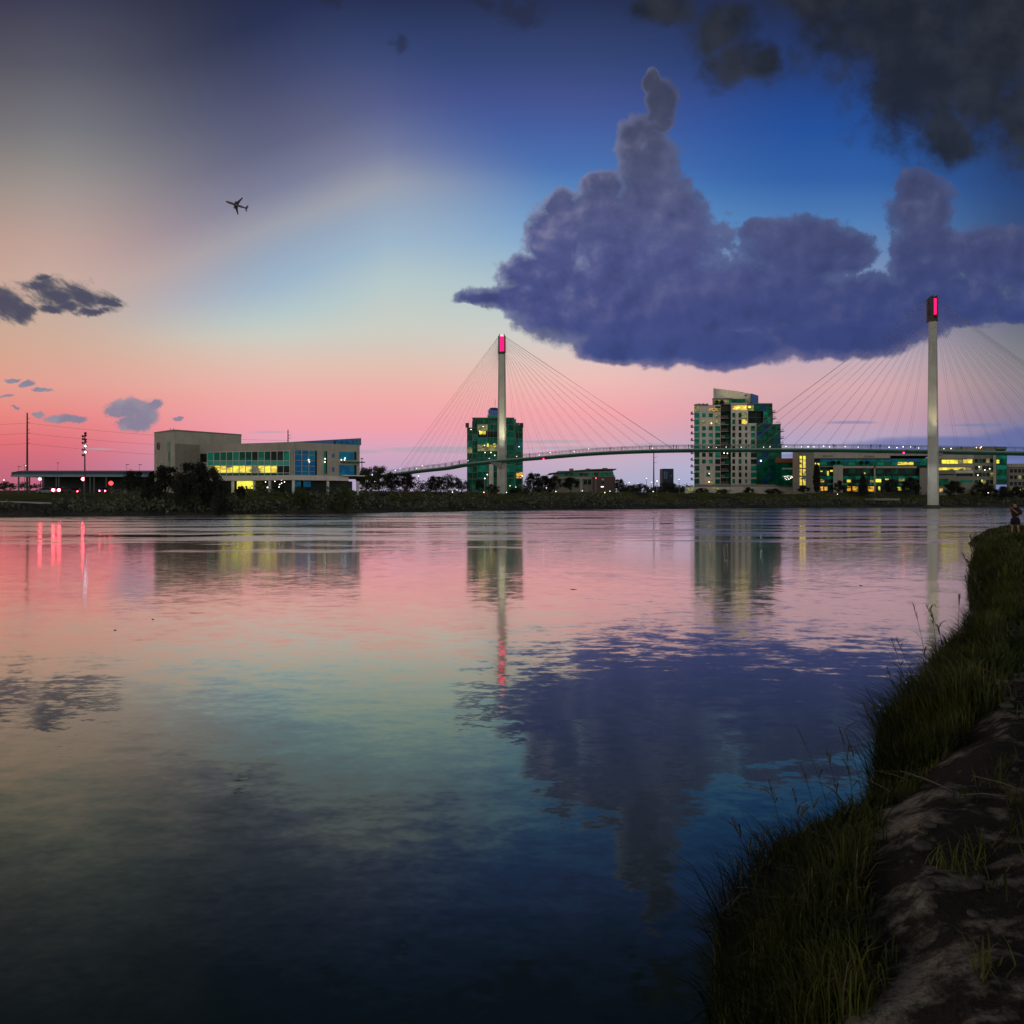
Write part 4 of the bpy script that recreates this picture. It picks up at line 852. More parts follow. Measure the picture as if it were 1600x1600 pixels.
f = Facade(1272, YF + 2, 1452, YF + 2)
NB = 15; bw = (1448 - 1281) / NB
for r, (y0, y1, mts) in enumerate([(717, 721.5, (gl_b, gl_g2, gl_b)), (722, 727, (gl_g, gl_g2)), (733, 740, (gl_g, gl_dk)), (744, 749, (gl_g2, gl_g)), (755, 758, (gl_g, gl_g2))]):
    for i in range(NB):
        if r > 1 and 1302 < 1281 + i * bw + 5 < 1317: continue
        panel(f, 'window', 1281 + i * bw + .2, 1281 + (i + 1) * bw - .2, y0, y1, .01, .1, mts[(i * 5 + r) % len(mts)], G6)
for x0, x1 in ((1281, 1302), (1317, 1366), (1368, 1432)):
    blk6(x0, x1, 728, 731.5 if x0 > 1310 else 729.5, YF + .6, YF + 2.2, stone_w if x0 > 1310 else stone_d, 'floor_slab')
blk6(1302, 1317, 727, 769, YF + .2, YF + 3, stone_w); blk6(1272, 1281, 728, 769, YF + .3, YF + 3, stone_d); blk6(1365.5, 1368, 731.6, 769, YF + 1, YF + 2.3, stone_w); blk6(1437, 1452, 731, 771, YF + .2, YF + 3, stone_d)
LW = [(1270.5, 723.5, 1.6, 6, lit_yy), (1274, 724, 3.4, 3.5, lit_yy), (1281.5, 735.5, 3.4, 1.5, lit_yy), (1292, 736, 2.8, 7, lit_y), (1297, 734.5, 4, 2.5, lit_yy), (1281.5, 749, 6, 4.5, lit_o), (1281.5, 760, 4.5, 7, lit_o), (1288, 760.5, 4.5, 6, lit_o), (1271, 762, 2, 5, lit_yy), (1323, 749.5, 6.5, 4, lit_y), (1323.5, 760, 5.5, 7, lit_o), (1332, 760, 8.5, 7.5, lit_o), (1350, 738, 2.5, 2.5, lit_y), (1356, 760, 10.5, 8, lit_o), (1368, 748.5, 8.5, 5, lit_yy), (1372, 760, 3, 7, lit_y), (1383, 748, 5, 1.8, lit_yy), (1388, 761, 6, 2.5, lit_y), (1402, 761, 6, 5, lit_yy), (1402, 722, 25, 4.5, lit_y), (1404, 748, 9, 4, lit_d), (1420, 748, 8, 4, lit_d), (1359, 750, 6, 4, lit_d), (1415, 763, 6, 4, lit_d)]
for x0, y0, w_, h_, mt in LW: panel(f, 'window', x0, x0 + w_, y0, y0 + h_, .12 if x0 > 1276 else 2.05, .2 if x0 > 1276 else 2.15, mt, G6)
blk6(1300, 1380, 706.1, 708, YF - .3, YF - .02, white, 'parapet')
panel(Facade(1272, YF, 1391, YF), 'sign_panel', 1285, 1302, 711, 714, .0, .06, stone_d, G6); panel(Facade(1272, YF, 1391, YF), 'sign_panel', 1350, 1366, 712, 715, .0, .06, stone_d, G6)
# 7. second campus wing behind the right pylon
def X9(c): return 1380 + c / 7.27
def Y9(c): return 640 + c / 7.27
YG = 352.
H7 = base(1520, YG, 'wide office building with two rows of yellow lit windows, right of the right bridge pylon', 'building', 'office_building')
b7 = lambda *a, **k: blk6(*a, par=H7, **k)
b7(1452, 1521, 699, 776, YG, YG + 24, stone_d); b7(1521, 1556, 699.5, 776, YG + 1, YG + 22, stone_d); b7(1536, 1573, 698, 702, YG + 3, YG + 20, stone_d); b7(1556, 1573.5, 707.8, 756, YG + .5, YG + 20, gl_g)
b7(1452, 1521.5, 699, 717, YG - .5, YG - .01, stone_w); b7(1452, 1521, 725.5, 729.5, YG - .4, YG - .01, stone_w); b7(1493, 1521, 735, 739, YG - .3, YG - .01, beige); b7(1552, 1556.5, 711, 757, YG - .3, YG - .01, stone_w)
f = Facade(1452, YG, 1521, YG)
for x0, x1, y0, y1, mt in [(1471.5, 1478, 718.5, 724.5, lit_yy), (1478.6, 1484, 718.5, 724.5, lit_yy), (1484.5, 1491, 718.5, 724.5, lit_yy), (1491.5, 1497, 718.5, 724.5, lit_yy), (1498, 1504, 718.5, 724.5, lit_d), (1505, 1511, 718, 724, lit_y), (1511.5, 1519, 717.5, 724, lit_yy), (1466, 1472, 730.5, 734.5, lit_y), (1472.5, 1480, 730.5, 734.5, lit_yy), (1480.5, 1490, 730.5, 734.5, lit_y), (1490.5, 1498, 730.5, 734.5, lit_y), (1498.5, 1508, 730.5, 734.5, lit_y), (1508.5, 1518, 730.5, 734.5, lit_d), (1466, 1492, 740.5, 742.5, gl_dk), (1494, 1520, 740, 744, gl_dk), (1466, 1482, 748, 760, gl_g), (1498, 1520, 750, 754, gl_g2), (1468, 1473, 762.5, 770, lit_o), (1452, 1458, 722, 726, lit_y)]:
    panel(f, 'window', x0, x1, y0, y1, .01, .08, mt, H7)
f = Facade(1521, YG + 1, 1556, YG + 1)
for r, y0 in enumerate((717, 728, 738.5, 750)):
    for i in range(5):
        panel(f, 'window', 1523 + i * 6, 1528 + i * 6, y0, y0 + 6, .01, .08, [gl_dk, gl_g, gl_dk, lit_d, gl_dk][(i + r * 2) % 5], H7)
f = Facade(1556, YG + .5, 1573, YG + .5)
for r in range(6): panel(f, 'window', 1557.5, 1572.5, 711 + r * 8, 717 + r * 8, .01, .08, gl_g if r % 2 else gl_g2, H7)
panel(f, 'window', 1556.8, 1561, 718.5, 724, .09, .15, lit_yy, H7)
panel(Facade(1521, YG + 1, 1556, YG + 1), 'window', 1533, 1535, 749.5, 753.5, .09, .15, lit_yy, H7)
for cx, cy in ((1090, 650), (1210, 672), (1075, 745), (1060, 430), (1115, 425), (1155, 685)): MB().ball(at(X9(cx), Y9(cy), YG - .6), .22).build('lamp', lamp_w if cy > 500 else lamp_o, H7)
# 8. far right low building
I8 = base(1600, 372, 'low dim flat roofed stone building at the right edge with few olive lit windows', 'building', 'office_building')
b8 = lambda *a, **k: blk6(*a, par=I8, **k)
b8(1575, 1640, 724.5, 730, 372, 392, stone_w); b8(1576, 1640, 730, 776, 373, 391, stone_d)
f = Facade(1576, 373, 1640, 373)
for r, y0 in enumerate((733, 743, 753, 762)):
    for i in range(8): panel(f, 'window', 1578 + i * 6.5, 1582.5 + i * 6.5, y0, y0 + 5.5, .01, .08, lit_d if (i + r) % 3 == 0 and r in (1, 3) else gl_dk, I8)
panel(f, 'window', 1584, 1595, 764, 767.5, .09, .14, lit_o, I8)
# 9. station shed with barrel roof, far left
J9 = base(120, 262, 'long low open shed with a slate blue barrel roof on slim posts, far left', 'shed', 'shed')
sh_ = MB(); Y0, Y1 = 250, 270; xa, xb = wx(17.5, 250), wx(232, 250); zt_, zb_ = wz(733.6, 250), wz(742.3, 250); n = 12
for i in range(n):
    t0, t1 = math.pi * i / n, math.pi * (i + 1) / n; r = (Y1 - Y0) / 2; pa_ = (Y0 + r - r * math.cos(t0), zb_ + (zt_ - zb_) * math.sin(t0) ** .8); pb_ = (Y0 + r - r * math.cos(t1), zb_ + (zt_ - zb_) * math.sin(t1) ** .8)
    sh_.add([(xa, pa_[0], pa_[1]), (xb, pa_[0], pa_[1]), (xb, pb_[0], pb_[1]), (xa, pb_[0], pb_[1])], [(0, 1, 2, 3)])
sh_.build('roof', bluemet2, J9)
MB().box(xa - .05, xb, Y0 - .2, Y0 + .05, zb_ - .55, zb_ + .12).build('gutter', M('pale_blue_gutter', (.16, .24, .26), .5), J9)
MB().box(xa + 1.4, xb, Y1 - 6, Y1 - 5.7, 3, zb_ + .5).build('wall', M('shed_back_wall', (.035, .04, .038), .9), J9)
MB().box(xa - .02, xa + .3, Y0 + .1, Y1 - .1, zb_ - .4, zb_ + 1.0).build('gable', bluemet2, J9)
for px in (29, 46, 68, 88, 92, 141, 147, 166, 196): 
    x = wx(px, 251); MB().box(x - .16, x + .16, 250.9, 251.2, land(x, 251, False) - .5, zb_ - .5).build('post', M('post_grey', (.10, .11, .11), .7) if px == 29 else bpy.data.materials['post_grey'], J9)
# retaining wall at the far left bank
rw = MB(); 
for i in range(10):
    a, b_ = -40 + i * 12, -40 + (i + 1) * 12; rw.prism([(wx(a, 142), 142), (wx(b_ - .3, 142), 142), (wx(b_ - .3, 142), 142.8), (wx(a, 142), 142.8)], 0, wz(782 + .3 * i, 142))
tag(rw.build('retaining_wall', conc, org=(wx(20, 142), 142, 0)), 'low pale concrete retaining wall along the far left bank', 'wall')
x0 = wx(1372, 300); ob = thing('outfall_dock', (x0, 302, 0), 'dark concrete outfall platform with a shadowed opening on the far bank', 'dock')
MB().box(wx(1362, 300), wx(1402, 300), 298, 306, wz(782, 300) , wz(778.5, 300)).build('deck', stone_d, ob); MB().box(wx(1364, 300), wx(1400, 300), 301, 305, -.3, wz(782, 300) - .005).build('wall', steel, ob)
for k in range(5): MB().tube((wx(1364 + k * 9, 299), 299, -.5), (wx(1364 + k * 9, 299), 299, wz(782, 300) - .01), .25).build('post', steel, ob)
# ---------------------------------------------------------------- the footbridge
BR = thing('footbridge', (wx(784, 306), 306, 4), 'long cable stayed footbridge with two tall pylons topped with glowing magenta heads', 'bridge')
DK = [(560, 747, 324), (606, 741, 321), (659, 734, 317), (700, 729.5, 313.5), (729, 724.5, 311), (784, 718.5, 306.4), (840, 714, 301.5), (921, 707.3, 294.5), (1002, 703.4, 288), (1084, 701.7, 282), (1200, 701.2, 275), (1300, 701.4, 269), (1400, 702.6, 263.8), (1455, 703.6, 260.3), (1520, 704.8, 256), (1600, 706.2, 250), (1700, 708.5, 243), (1800, 711, 236)]
def catmull(P, k=6):
    out = []
    for i in range(len(P) - 1):
        p0, p1, p2, p3 = P[max(i - 1, 0)], P[i], P[i + 1], P[min(i + 2, len(P) - 1)]
        for j in range(k):
            t = j / k; out.append(.5 * ((2 * p1) + (p2 - p0) * t + (2 * p0 - 5 * p1 + 4 * p2 - p3) * t * t + (3 * p1 - p0 - 3 * p2 + p3) * t ** 3))
    return out + [P[-1]]
PT = catmull([at(*d) for d in DK]); WD = 2.4
def nrm2(i):
    a = PT[min(i + 1, len(PT) - 1)] - PT[max(i - 1, 0)]; return Vector((a.y, -a.x, 0)).normalized()
def strip(prof):
    """extrude a cross profile [(offset, dz)] along the deck"""
    mb = MB(); m = len(prof)
    for i, p in enumerate(PT): mb.v += [tuple(p + nrm2(i) * o + Vector((0, 0, dz_))) for o, dz_ in prof]
    for i in range(len(PT) - 1):
        for j in range(m): mb.f.append((i * m + j, i * m + (j + 1) % m, (i + 1) * m + (j + 1) % m, (i + 1) * m + j))
    return mb
strip([(-WD, 0), (WD, 0), (WD, -.45), (WD * .45, -1.15), (-WD * .45, -1.15), (-WD, -.45)]).build('deck', steel_g, BR)
strip([(WD + .003, .04), (WD + .12, .04), (WD + .12, -.22), (WD + .003, -.22)]).build('deck_edge', M('edge_beam', (.20, .34, .28), .5), BR)  # edge colour raised to stand in for the green light on it
ln = np.concatenate([[0], np.cumsum([(PT[i + 1] - PT[i]).length for i in range(len(PT) - 1)])])
def deck(s):
    i = int(np.clip(np.searchsorted(ln, s) - 1, 0, len(PT) - 2)); t = (s - ln[i]) / (ln[i + 1] - ln[i]); return PT[i].lerp(PT[i + 1], t), nrm2(i)
infill = M('railing_mesh', (.10, .13, .12), .5)
for sg in (1, -1):
    rl = MB(); s = 0; prev = None
    while s < ln[-1]:
        p, nn_ = deck(s); b_ = p + nn_ * (WD - .12) * sg; tp = b_ + Vector((0, 0, 1.35)) + nn_ * .12 * sg; rl.tube(b_, tp, .055, n=4)
        if prev:
            rl.tube(prev[1], tp, .05, n=4, cap=False)
            for f_ in (.25, .45, .65, .85): rl.tube(prev[0].lerp(prev[1], f_), b_.lerp(tp, f_), .022, n=3, cap=False)
        prev = (b_, tp); s += 2.6
    rl.build('railing', railm, BR)
def pylon(px, Y, ytop, ybase, ysk, head, sgn):
    """tapering five sided shaft; dark serrated cable head with a glowing magenta panel facing the river"""
    X = wx(px, Y); zt2 = wz(ytop, Y); zh = wz(head, Y); z0 = -1.5 if ybase > 786 else land(X, Y, False) - 1
    r0, r1 = 1.95, 1.42; angs = [math.radians(a) for a in ((-125, -55, 15, 90, 165) if sgn < 0 else (-158, -70, -20, 40, 110))]
    mb = MB(); k = 5; zs_ = [z0, wz(ysk, Y), zh]
    rad = [r0, r0 * .95, r1]
    for z_, r in zip(zs_, rad): mb.v += [(X + r * math.cos(a), Y + r * math.sin(a), z_) for a in angs]
    mb.f = [(j * k + i, j * k + (i + 1) % k, (j + 1) * k + (i + 1) % k, (j + 1) * k + i) for j in range(2) for i in range(k)] + [tuple(range(k))[::-1], tuple(range(2 * k, 3 * k))]
    P = mb.build('pylon', pyl_m, BR)
    hb = MB()
    hb.box(X - 1.28, X + 1.28, Y - 1.1, Y + 1.2, zh + .003, zh + 1.0)
    for s_ in (-1, 1):
        w_in = .78 if sgn < 0 else (.35 if s_ < 0 else .62); w0, w1 = X + s_ * w_in, X + s_ * 1.22
        off = .0 if sgn < 0 else .35
        hb.prism([(w0 + off, Y - 1.15), (w1, Y - 1.15), (w1, Y + 1.2), (w0 + off, Y + 1.2)], zh + 1.0, zt2 - .9)
        hb.add([(w0 + off, Y - 1.1, zt2 - .9), (w1, Y - 1.1, zt2 - .9), (w1, Y + 1.1, zt2 - .9), (w0 + off, Y + 1.1, zt2 - .9), (w0 + off + s_ * .1, Y - 1.1, zt2 + .15), (w0 + off + s_ * .1, Y + 1.1, zt2 + .15)], [(0, 1, 4), (3, 5, 2), (0, 4, 5, 3), (1, 2, 5, 4)])
        for i in range(11):
            zz = zh + .8 + (zt2 - zh - 1.8) * i / 10; hb.box(w1, w1 + s_ * .28, Y - .4, Y + .4, zz - .16, zz + .16)
    hb.box(X - .6, X + .9, Y + .6, Y + 1.1, zh + 1.0, zt2 - 1.2)
    hd_ = hb.build('pylon_head', steel, P)
    a0, a1 = (X - .76, X + .76) if sgn < 0 else (X + .02, X + .92)
    MB().box(a0, a1, Y - .95, Y - .1, zh + 1.3 + (0 if sgn < 0 else 1.0), zt2 - (1.05 if sgn < 0 else .9)).build('light_panel', mag, P)
    if sgn < 0: MB().box(X - .5, X + .4, Y + .1, Y + .5, zt2 - 1.0, zt2 - .05).build('beacon', Mem('pale_beacon', (.7, .95, .9), .7), P)
    lp_ = bpy.data.lights.new('pylon_uplight', 'SPOT')
    return X, Y, zt2, zh, P
PY = [pylon(784.2, 308.5, 522, 775, 712, 554, -1), pylon(1456.5, 257.2, 463, 793, 700, 503, 1)]
# pier collar and footing
X, Y = PY[1][:2]; MB().tube((X, Y, -1), (X, Y, 1.15), 2.5, 2.4, 16).build('pier_footing', M('footing_dark', (.05, .05, .045), .9), BR)
X, Y = PY[0][:2]; zz = wz(722.5, 306); MB().add([(X - 4.8, Y - 4, zz), (X, Y - 4, zz), (X, Y - 4, zz - 2.2), (X - 1, Y - 4, zz - 2.2), (X - 4.8, Y + 1, zz), (X, Y + 1, zz), (X, Y + 1, zz - 2.2), (X - 1, Y + 1, zz - 2.2)], [(0, 3, 2, 1), (4, 5, 6, 7), (0, 1, 5, 4), (1, 2, 6, 5), (2, 3, 7, 6), (3, 0, 4, 7)]).build('crossbeam', stone_d, BR)
X, Y = PY[1][:2]; zz = wz(707.5, 258); MB().box(X + 1.2, X + 3.2, Y - .5, Y + 4.5, zz - .9, zz - .05).build('crossbeam', stone_d, BR)
# floodlights that wash the lit shafts from the deck
def flood(px, py, Y, tx, ty, tY, e, col, sz):
    l = bpy.data.lights.new('pylon_floodlight', 'SPOT'); l.energy = e; l.spot_size = math.radians(sz); l.spot_blend = 1; l.color = col; l.shadow_soft_size = .2
    o = bpy.data.objects.new('pylon_floodlight', l); COL.objects.link(o); o.parent = BR; p = at(px, py, Y); o.location = p - wloc(BR); o.rotation_euler = (at(tx, ty, tY) - p).to_track_quat('-Z', 'Y').to_euler()
flood(792, 712, 302, 786, 640, 308, 15000, (1, .9, .55), 50); flood(782, 722, 301, 784, 640, 308, 5200, (.9, .95, .75), 60)
flood(1466, 697, 252, 1458, 590, 257, 9000, (1, .74, .42), 40); flood(1450, 700, 250, 1457, 640, 257, 1800, (.9, .9, .75), 60); flood(1440, 712, 250, 1455, 760, 257, 1500, (.85, .9, .85), 70)
# cables: two planes of twelve on each side of each pylon
def px_s(px):
    """deck length where the deck crosses a picture column"""
    cs = [800 + F * p.x / p.y for p in PT]; return float(np.interp(px, cs, ln))
for (X, Y, zt2, zh, P), (sa, sb), dirn in ((PY[0], (622, 1052), 0), (PY[1], (1137, 1800), 1)):
    s0 = px_s(784 if dirn == 0 else 1456.5)
    for side, send in ((-1, px_s(sa)), (1, px_s(sb) if dirn == 0 else s0 + (s0 - px_s(sa)))):
        for k in range(12):
            f_ = (k + 1.4) / 12.4; s = s0 + (send - s0) * f_; s = min(s, ln[-1] - .5)
            p, nn_ = deck(s); ztop = zh + .9 + (zt2 - zh - 2.0) * (k / 11)
            for sg in (1, -1):
                e_ = p + nn_ * (WD + .05) * sg; tp = Vector((X + side * 1.35, Y - .5 * (1 if sg > 0 else -1), ztop))
                MB().tube(tp, e_, .025 if k < 11 else .040, n=5, cap=False).build('cable', cablem, BR)
# lights on the deck
for px, dzv, mt in [(622, .9, lamp_b), (629, 1.4, lamp_w), (655, .6, lamp_w), (664, 1.3, lamp_o), (846, .5, lamp_w), (863, 1.0, lamp_w), (900, .6, lamp_w), (923, 1.2, lamp_w), (1021, .4, lamp_w), (1108, .4, lamp_w), (1120, .3, lamp_w), (1135, .5, lamp_w), (1158, .4, lamp_w), (1193, .4, lamp_w), (1203, .5, lamp_w), (1228, .6, lamp_b), (1252, .5, lamp_w), (1262, .5, lamp_b), (1271, .5, lamp_w), (1286, .7, lamp_b), (1295, .5, lamp_w), (1319, .6, lamp_w), (1339, .5, lamp_w), (1387, .6, lamp_b), (1399, .5, lamp_b), (1409, .8, lamp_b), (1421, .8, lamp_w), (1434, .5, lamp_w), (1473, .4, lamp_w), (1484, .5, lamp_b), (1530, .9, lamp_o), (735, .8, lamp_w), (768, .8, lamp_w), (811, .6, lamp_w)]:
    p, nn_ = deck(px_s(px)); c = p + nn_ * (WD + .2) + Vector((0, 0, dzv)); MB().ball(c, .11 if mt is not lamp_b else .17, 7, 4).build('deck_light', mt, BR)
for px in (852.5, 1410): p, nn_ = deck(px_s(px)); MB().ball(p + nn_ * (WD + .1) + Vector((0, 0, -1.15)), .28, 8, 5).build('navigation_light', lamp_m, BR); MB().box(p.x - .2, p.x + .2, p.y - WD - .3, p.y - WD + .1, p.z - .9, p.z - .1).build('light_bracket', steel, BR)
# people -------------------------------------------------------------------
def skin(name, joints, edges, mat, parent, sub=1):
    me = bpy.data.meshes.new(name); me.from_pydata([j[0] for j in joints], edges, []); o = bpy.data.objects.new(name, me); COL.objects.link(o)
    md = o.modifiers.new('skin', 'SKIN')
    for v, j in zip(me.skin_vertices[0].data, joints): v.radius = (j[1], j[2] if len(j) > 2 else j[1])
    me.skin_vertices[0].data[0].use_root = True
    o.modifiers.new('sub', 'SUBSURF').levels = sub; o.modifiers['sub'].render_levels = sub
    dg = bpy.context.evaluated_depsgraph_get(); me2 = bpy.data.meshes.new_from_object(o.evaluated_get(dg)); bpy.data.objects.remove(o)
    me2.name = name; me2.materials.clear(); me2.materials.append(mat); me2.polygons.foreach_set('use_smooth', [True] * len(me2.polygons))
    return link(name, me2, parent)
skinm = M('skin', (.30, .14, .095), .6, var=.05); shirt = M('black_shirt', (.010, .010, .012), .85); shortm = M('navy_shorts', (.007, .008, .014), .9); packm = M('black_backpack', (.012, .013, .010), .8); hairm = M('dark_hair', (.02, .012, .008), .8); shoe = M('shoe', (.05, .045, .04), .8); strapm = M('olive_bag', (.05, .05, .012), .8)
def big_person():
    Yp = 44.; Xp = wx(1586.5, Yp); zg = nbank(Xp, Yp); zg = max(zg, .86)
    t = thing('person', (Xp, Yp, nbank(Xp, Yp)), 'person in dark shirt and knee length shorts standing at the grassy river edge', 'person')
    # faces left (-x), a quarter turned away; joints in metres above the feet
    J = [((0, 0, .95), .11, .09), ((.0, 0, 1.18), .11, .085), ((.015, 0, 1.38), .12, .09), ((-.01, 0, 1.50), .065), ((-.035, 0, 1.62), .085, .095), ((-.05, 0, 1.70), .08, .09),
         ((.02, -.19, 1.40), .055), ((-.03, -.24, 1.17), .045), ((-.20, -.12, 1.36), .036), ((-.235, -.06, 1.43), .03),
         ((.02, .19, 1.40), .055), ((-.05, .24, 1.18), .045), ((-.22, .10, 1.35), .036), ((-.245, .04, 1.42), .03),
         ((.03, -.10, .88), .095), ((.065, -.12, .50), .062), ((.10, -.13, .10), .042), ((.0, -.15, .045), .04),
         ((-.03, .10, .88), .095), ((-.085, .12, .50), .062), ((-.10, .13, .10), .042), ((-.20, .15, .045), .04)]
    E = [(0, 1), (1, 2), (2, 3), (3, 4), (4, 5), (2, 6), (6, 7), (7, 8), (8, 9), (2, 10), (10, 11), (11, 12), (12, 13), (0, 14), (14, 15), (15, 16), (16, 17), (0, 18), (18, 19), (19, 20), (20, 21)]
    skin('body', J, E, skinm, t, 2)
    skin('shirt', [((0, 0, .90), .21, .19), ((0, 0, 1.18), .215, .18), ((.015, 0, 1.38), .22, .18), ((.0, 0, 1.47), .11, .11), ((.02, -.20, 1.40), .10), ((-.02, -.24, 1.20), .085), ((.02, .20, 1.40), .10), ((-.03, .24, 1.20), .085)], [(0, 1), (1, 2), (2, 3), (2, 4), (4, 5), (2, 6), (6, 7)], shirt, t, 2)
    skin('shorts', [((0, 0, 1.0), .20, .18), ((.0, 0, .88), .21, .19), ((.035, -.11, .82), .155), ((.07, -.125, .50), .135), ((-.035, .11, .82), .155), ((-.08, .125, .50), .135)], [(0, 1), (1, 2), (2, 3), (1, 4), (4, 5)], shortm, t, 2)
    skin('backpack', [((.24, 0, 1.05), .10, .13), ((.235, 0, 1.22), .115, .14), ((.215, 0, 1.38), .09, .12)], [(0, 1), (1, 2)], packm, t, 2)
    skin('hair', [((.015, 0, 1.64), .11, .115), ((-.005, 0, 1.74), .12, .125), ((-.075, 0, 1.77), .08, .10)], [(0, 1), (1, 2)], hairm, t, 2)
    for s_ in (-1, 1):
        bx_ = MB(); bx_.ball((.03 * -s_ - (.10 if s_ > 0 else -.02) + .0, s_ * .14, .045), .12, 10, 6, (1.15, .42, .42)); bx_.build('shoe', shoe, t, smooth=True).location = (0, 0, 0)
    # five bent fingers on each hand, closed on the phone in front of the face
    for s_ in (-1, 1):
        pr = Vector((-.245, s_ * .055, 1.45))
        for k in range(5):
            a = pr + Vector((0, -s_ * .004, .028 - k * .017)); L = [.055, .07, .075, .07, .05][k]; d = Vector((-.35, -s_ * .8, .5 if k == 0 else .08)).normalized()
            skin('finger', [(tuple(a), .010), (tuple(a + d * L * .5), .009), (tuple(a + d * L * .8 + Vector((.012, 0, 0))), .008)], [(0, 1), (1, 2)], skinm, t, 1)
    for ch in kids(t):
        pass
    ph = thing('phone', (Xp - .285, Yp, nbank(Xp, Yp) + 1.42), 'small dark phone held up in both hands by the person at the river edge', 'phone')
    o = MB().box(-.006, .006, -.045, .045, 0, .13).build('phone_body', steel); o.parent = ph
    o = MB().box(.0062, .0072, -.038, .038, .008, .122).build('screen', Mem('phone_screen', (.5, .35, .38), .35)); o.parent = ph
_mb = MB.build
def _b2(s, name, mat, parent=None, smooth=False, org=None):
    return _mb(s, name, mat, parent, smooth, org)
# parts of the person are modelled in local metres, so link them without the world offset
def local_build():
    def f(s, name, mat, parent=None, smooth=False, org=None):
        o = _mb(s, name, mat, None, smooth, None); o.parent = parent; return o
    MB.build = f
local_build(); big_person(); MB.build = _mb
cloth = [M('walker_dark', (.03, .03, .035), .9, var=0), M('walker_grey', (.12, .12, .12), .9, var=0), M('walker_maroon', (.10, .02, .025), .9, var=0)]
def walker_proto(mt):
    J = [((0, 0, .95), .15, .11), ((0, 0, 1.2), .14, .1), ((0, 0, 1.42), .16, .1), ((0, 0, 1.52), .06), ((0, 0, 1.66), .095), ((.2, 0, 1.38), .05), ((.25, .05, 1.1), .045), ((.24, -.05, .85), .035), ((-.2, 0, 1.38), .05), ((-.25, -.05, 1.1), .045), ((-.24, .05, .85), .035), ((.1, 0, .85), .09), ((.11, -.1, .48), .065), ((.11, -.2, .06), .05), ((-.1, 0, .85), .09), ((-.11, .1, .48), .065), ((-.11, .16, .06), .05)]
    E = [(0, 1), (1, 2), (2, 3), (3, 4), (2, 5), (5, 6), (6, 7), (2, 8), (8, 9), (9, 10), (0, 11), (11, 12), (12, 13), (0, 14), (14, 15), (15, 16)]
    return skin('person', J, E, mt, None, 1)
WP = [walker_proto(c) for c in cloth]; used = set()
for i, px in enumerate([637, 648, 676, 684, 697, 706, 717, 719, 731, 745, 759, 772, 806, 826, 893, 953, 971, 1016, 1017.6, 1052, 1056, 1076, 1085, 1170, 1213, 1302, 1305, 1360, 1375, 1430, 1503, 1555]):
    k = i % 3; o = WP[k] if k not in used else WP[k].copy()
    if k in used: COL.objects.link(o)
    used.add(k); p, nn_ = deck(px_s(px)); off = ((i * 37) % 10 / 10 - .5) * 3; o.location = p + nn_ * off; o.rotation_euler = (0, 0, (math.pi / 2 if i % 2 else -math.pi / 2) + .2); o.scale = [(1, 1, 1.0), (1, 1, 1.05), (.95, .95, .93)][i % 3]
    where = next(t for lim, t in ((735, 'left of the green glass tower'), (820, 'in front of the green glass tower'), (1000, 'above the curved roof office'), (1083, 'just left of the tall pale tower'), (1225, 'in front of the tall pale tower'), (1456, 'between the tall tower and the right pylon'), (9999, 'right of the right pylon')) if px < lim)
    tag(o, 'tiny person in ' + ['dark', 'grey', 'maroon'][k] + ' clothes on the footbridge, ' + where, 'person', 'people walking on the footbridge')
# ---------------------------------------------------------------- trees
def tree_proto(kind, seed, mat, leaves=5200):
    """unit tree: height 1, tapered trunk and limbs, crown of separate leaf faces grouped in clumps"""
    rr = random.Random(seed); rg = np.random.default_rng(seed)
    root = thing('tree', (0, 0, 0), 'x', 'tree')
    tk = MB(); hgt = 1.
    bend = [(0, 0, -.03), (rr.uniform(-.015, .015), 0, .2), (rr.uniform(-.03, .03), rr.uniform(-.02, .02), .45), (rr.uniform(-.03, .03), 0, .8)]
    tk.path(bend, [.028, .022, .016, .005], 7); C = []; SZ = []
    ncl = 34 if kind != 'cone' else 30
    for i in range(ncl):
        if kind == 'cone':
            f = (i + .5) / ncl; z = .10 + .86 * f; R = .20 * (1 - f) ** .8 + .015; a = i * 2.4; c = np.array([math.cos(a) * R * .55, math.sin(a) * R * .55, z]); cr = R * .62 + .02
        elif kind == 'column':
            f = (i + .5) / ncl; z = .12 + .82 * f; R = .13 * math.sin(math.pi * min(.95, f * .85 + .12)); a = i * 2.4; c = np.array([math.cos(a) * R * .7, math.sin(a) * R * .7, z]); cr = .075
        else:
            while True:
                p = rg.uniform(-1, 1, 3)
                if .35 < np.linalg.norm(p) < 1: break
            wd = .40 if kind == 'round' else .52; c = np.array([p[0] * wd, p[1] * wd, .60 + p[2] * .33]); c[:2] *= 1.12 - .35 * (c[2] - .3); cr = rr.uniform(.09, .17)
            if i % 3 == 0: tk.tube(bend[1 + (i % 2)], tuple(c * np.array([.8, .8, .92])), .010, .003, 5)
        k = leaves // ncl; p = rg.normal(size=(k, 3)); p /= np.linalg.norm(p, axis=1, keepdims=True); p *= rg.uniform(.25, 1.08, (k, 1)); C.append(c + p * cr * np.array([1.15, 1.15, .85])); SZ.append(rg.uniform(.022, .052, k) * (1.1 if kind != 'cone' else .8))
    t_ = tk.build('trunk', bark, root); cr_ = quads('crown', leaf_quads(np.concatenate(C), np.concatenate(SZ)), mat, root)
    return root
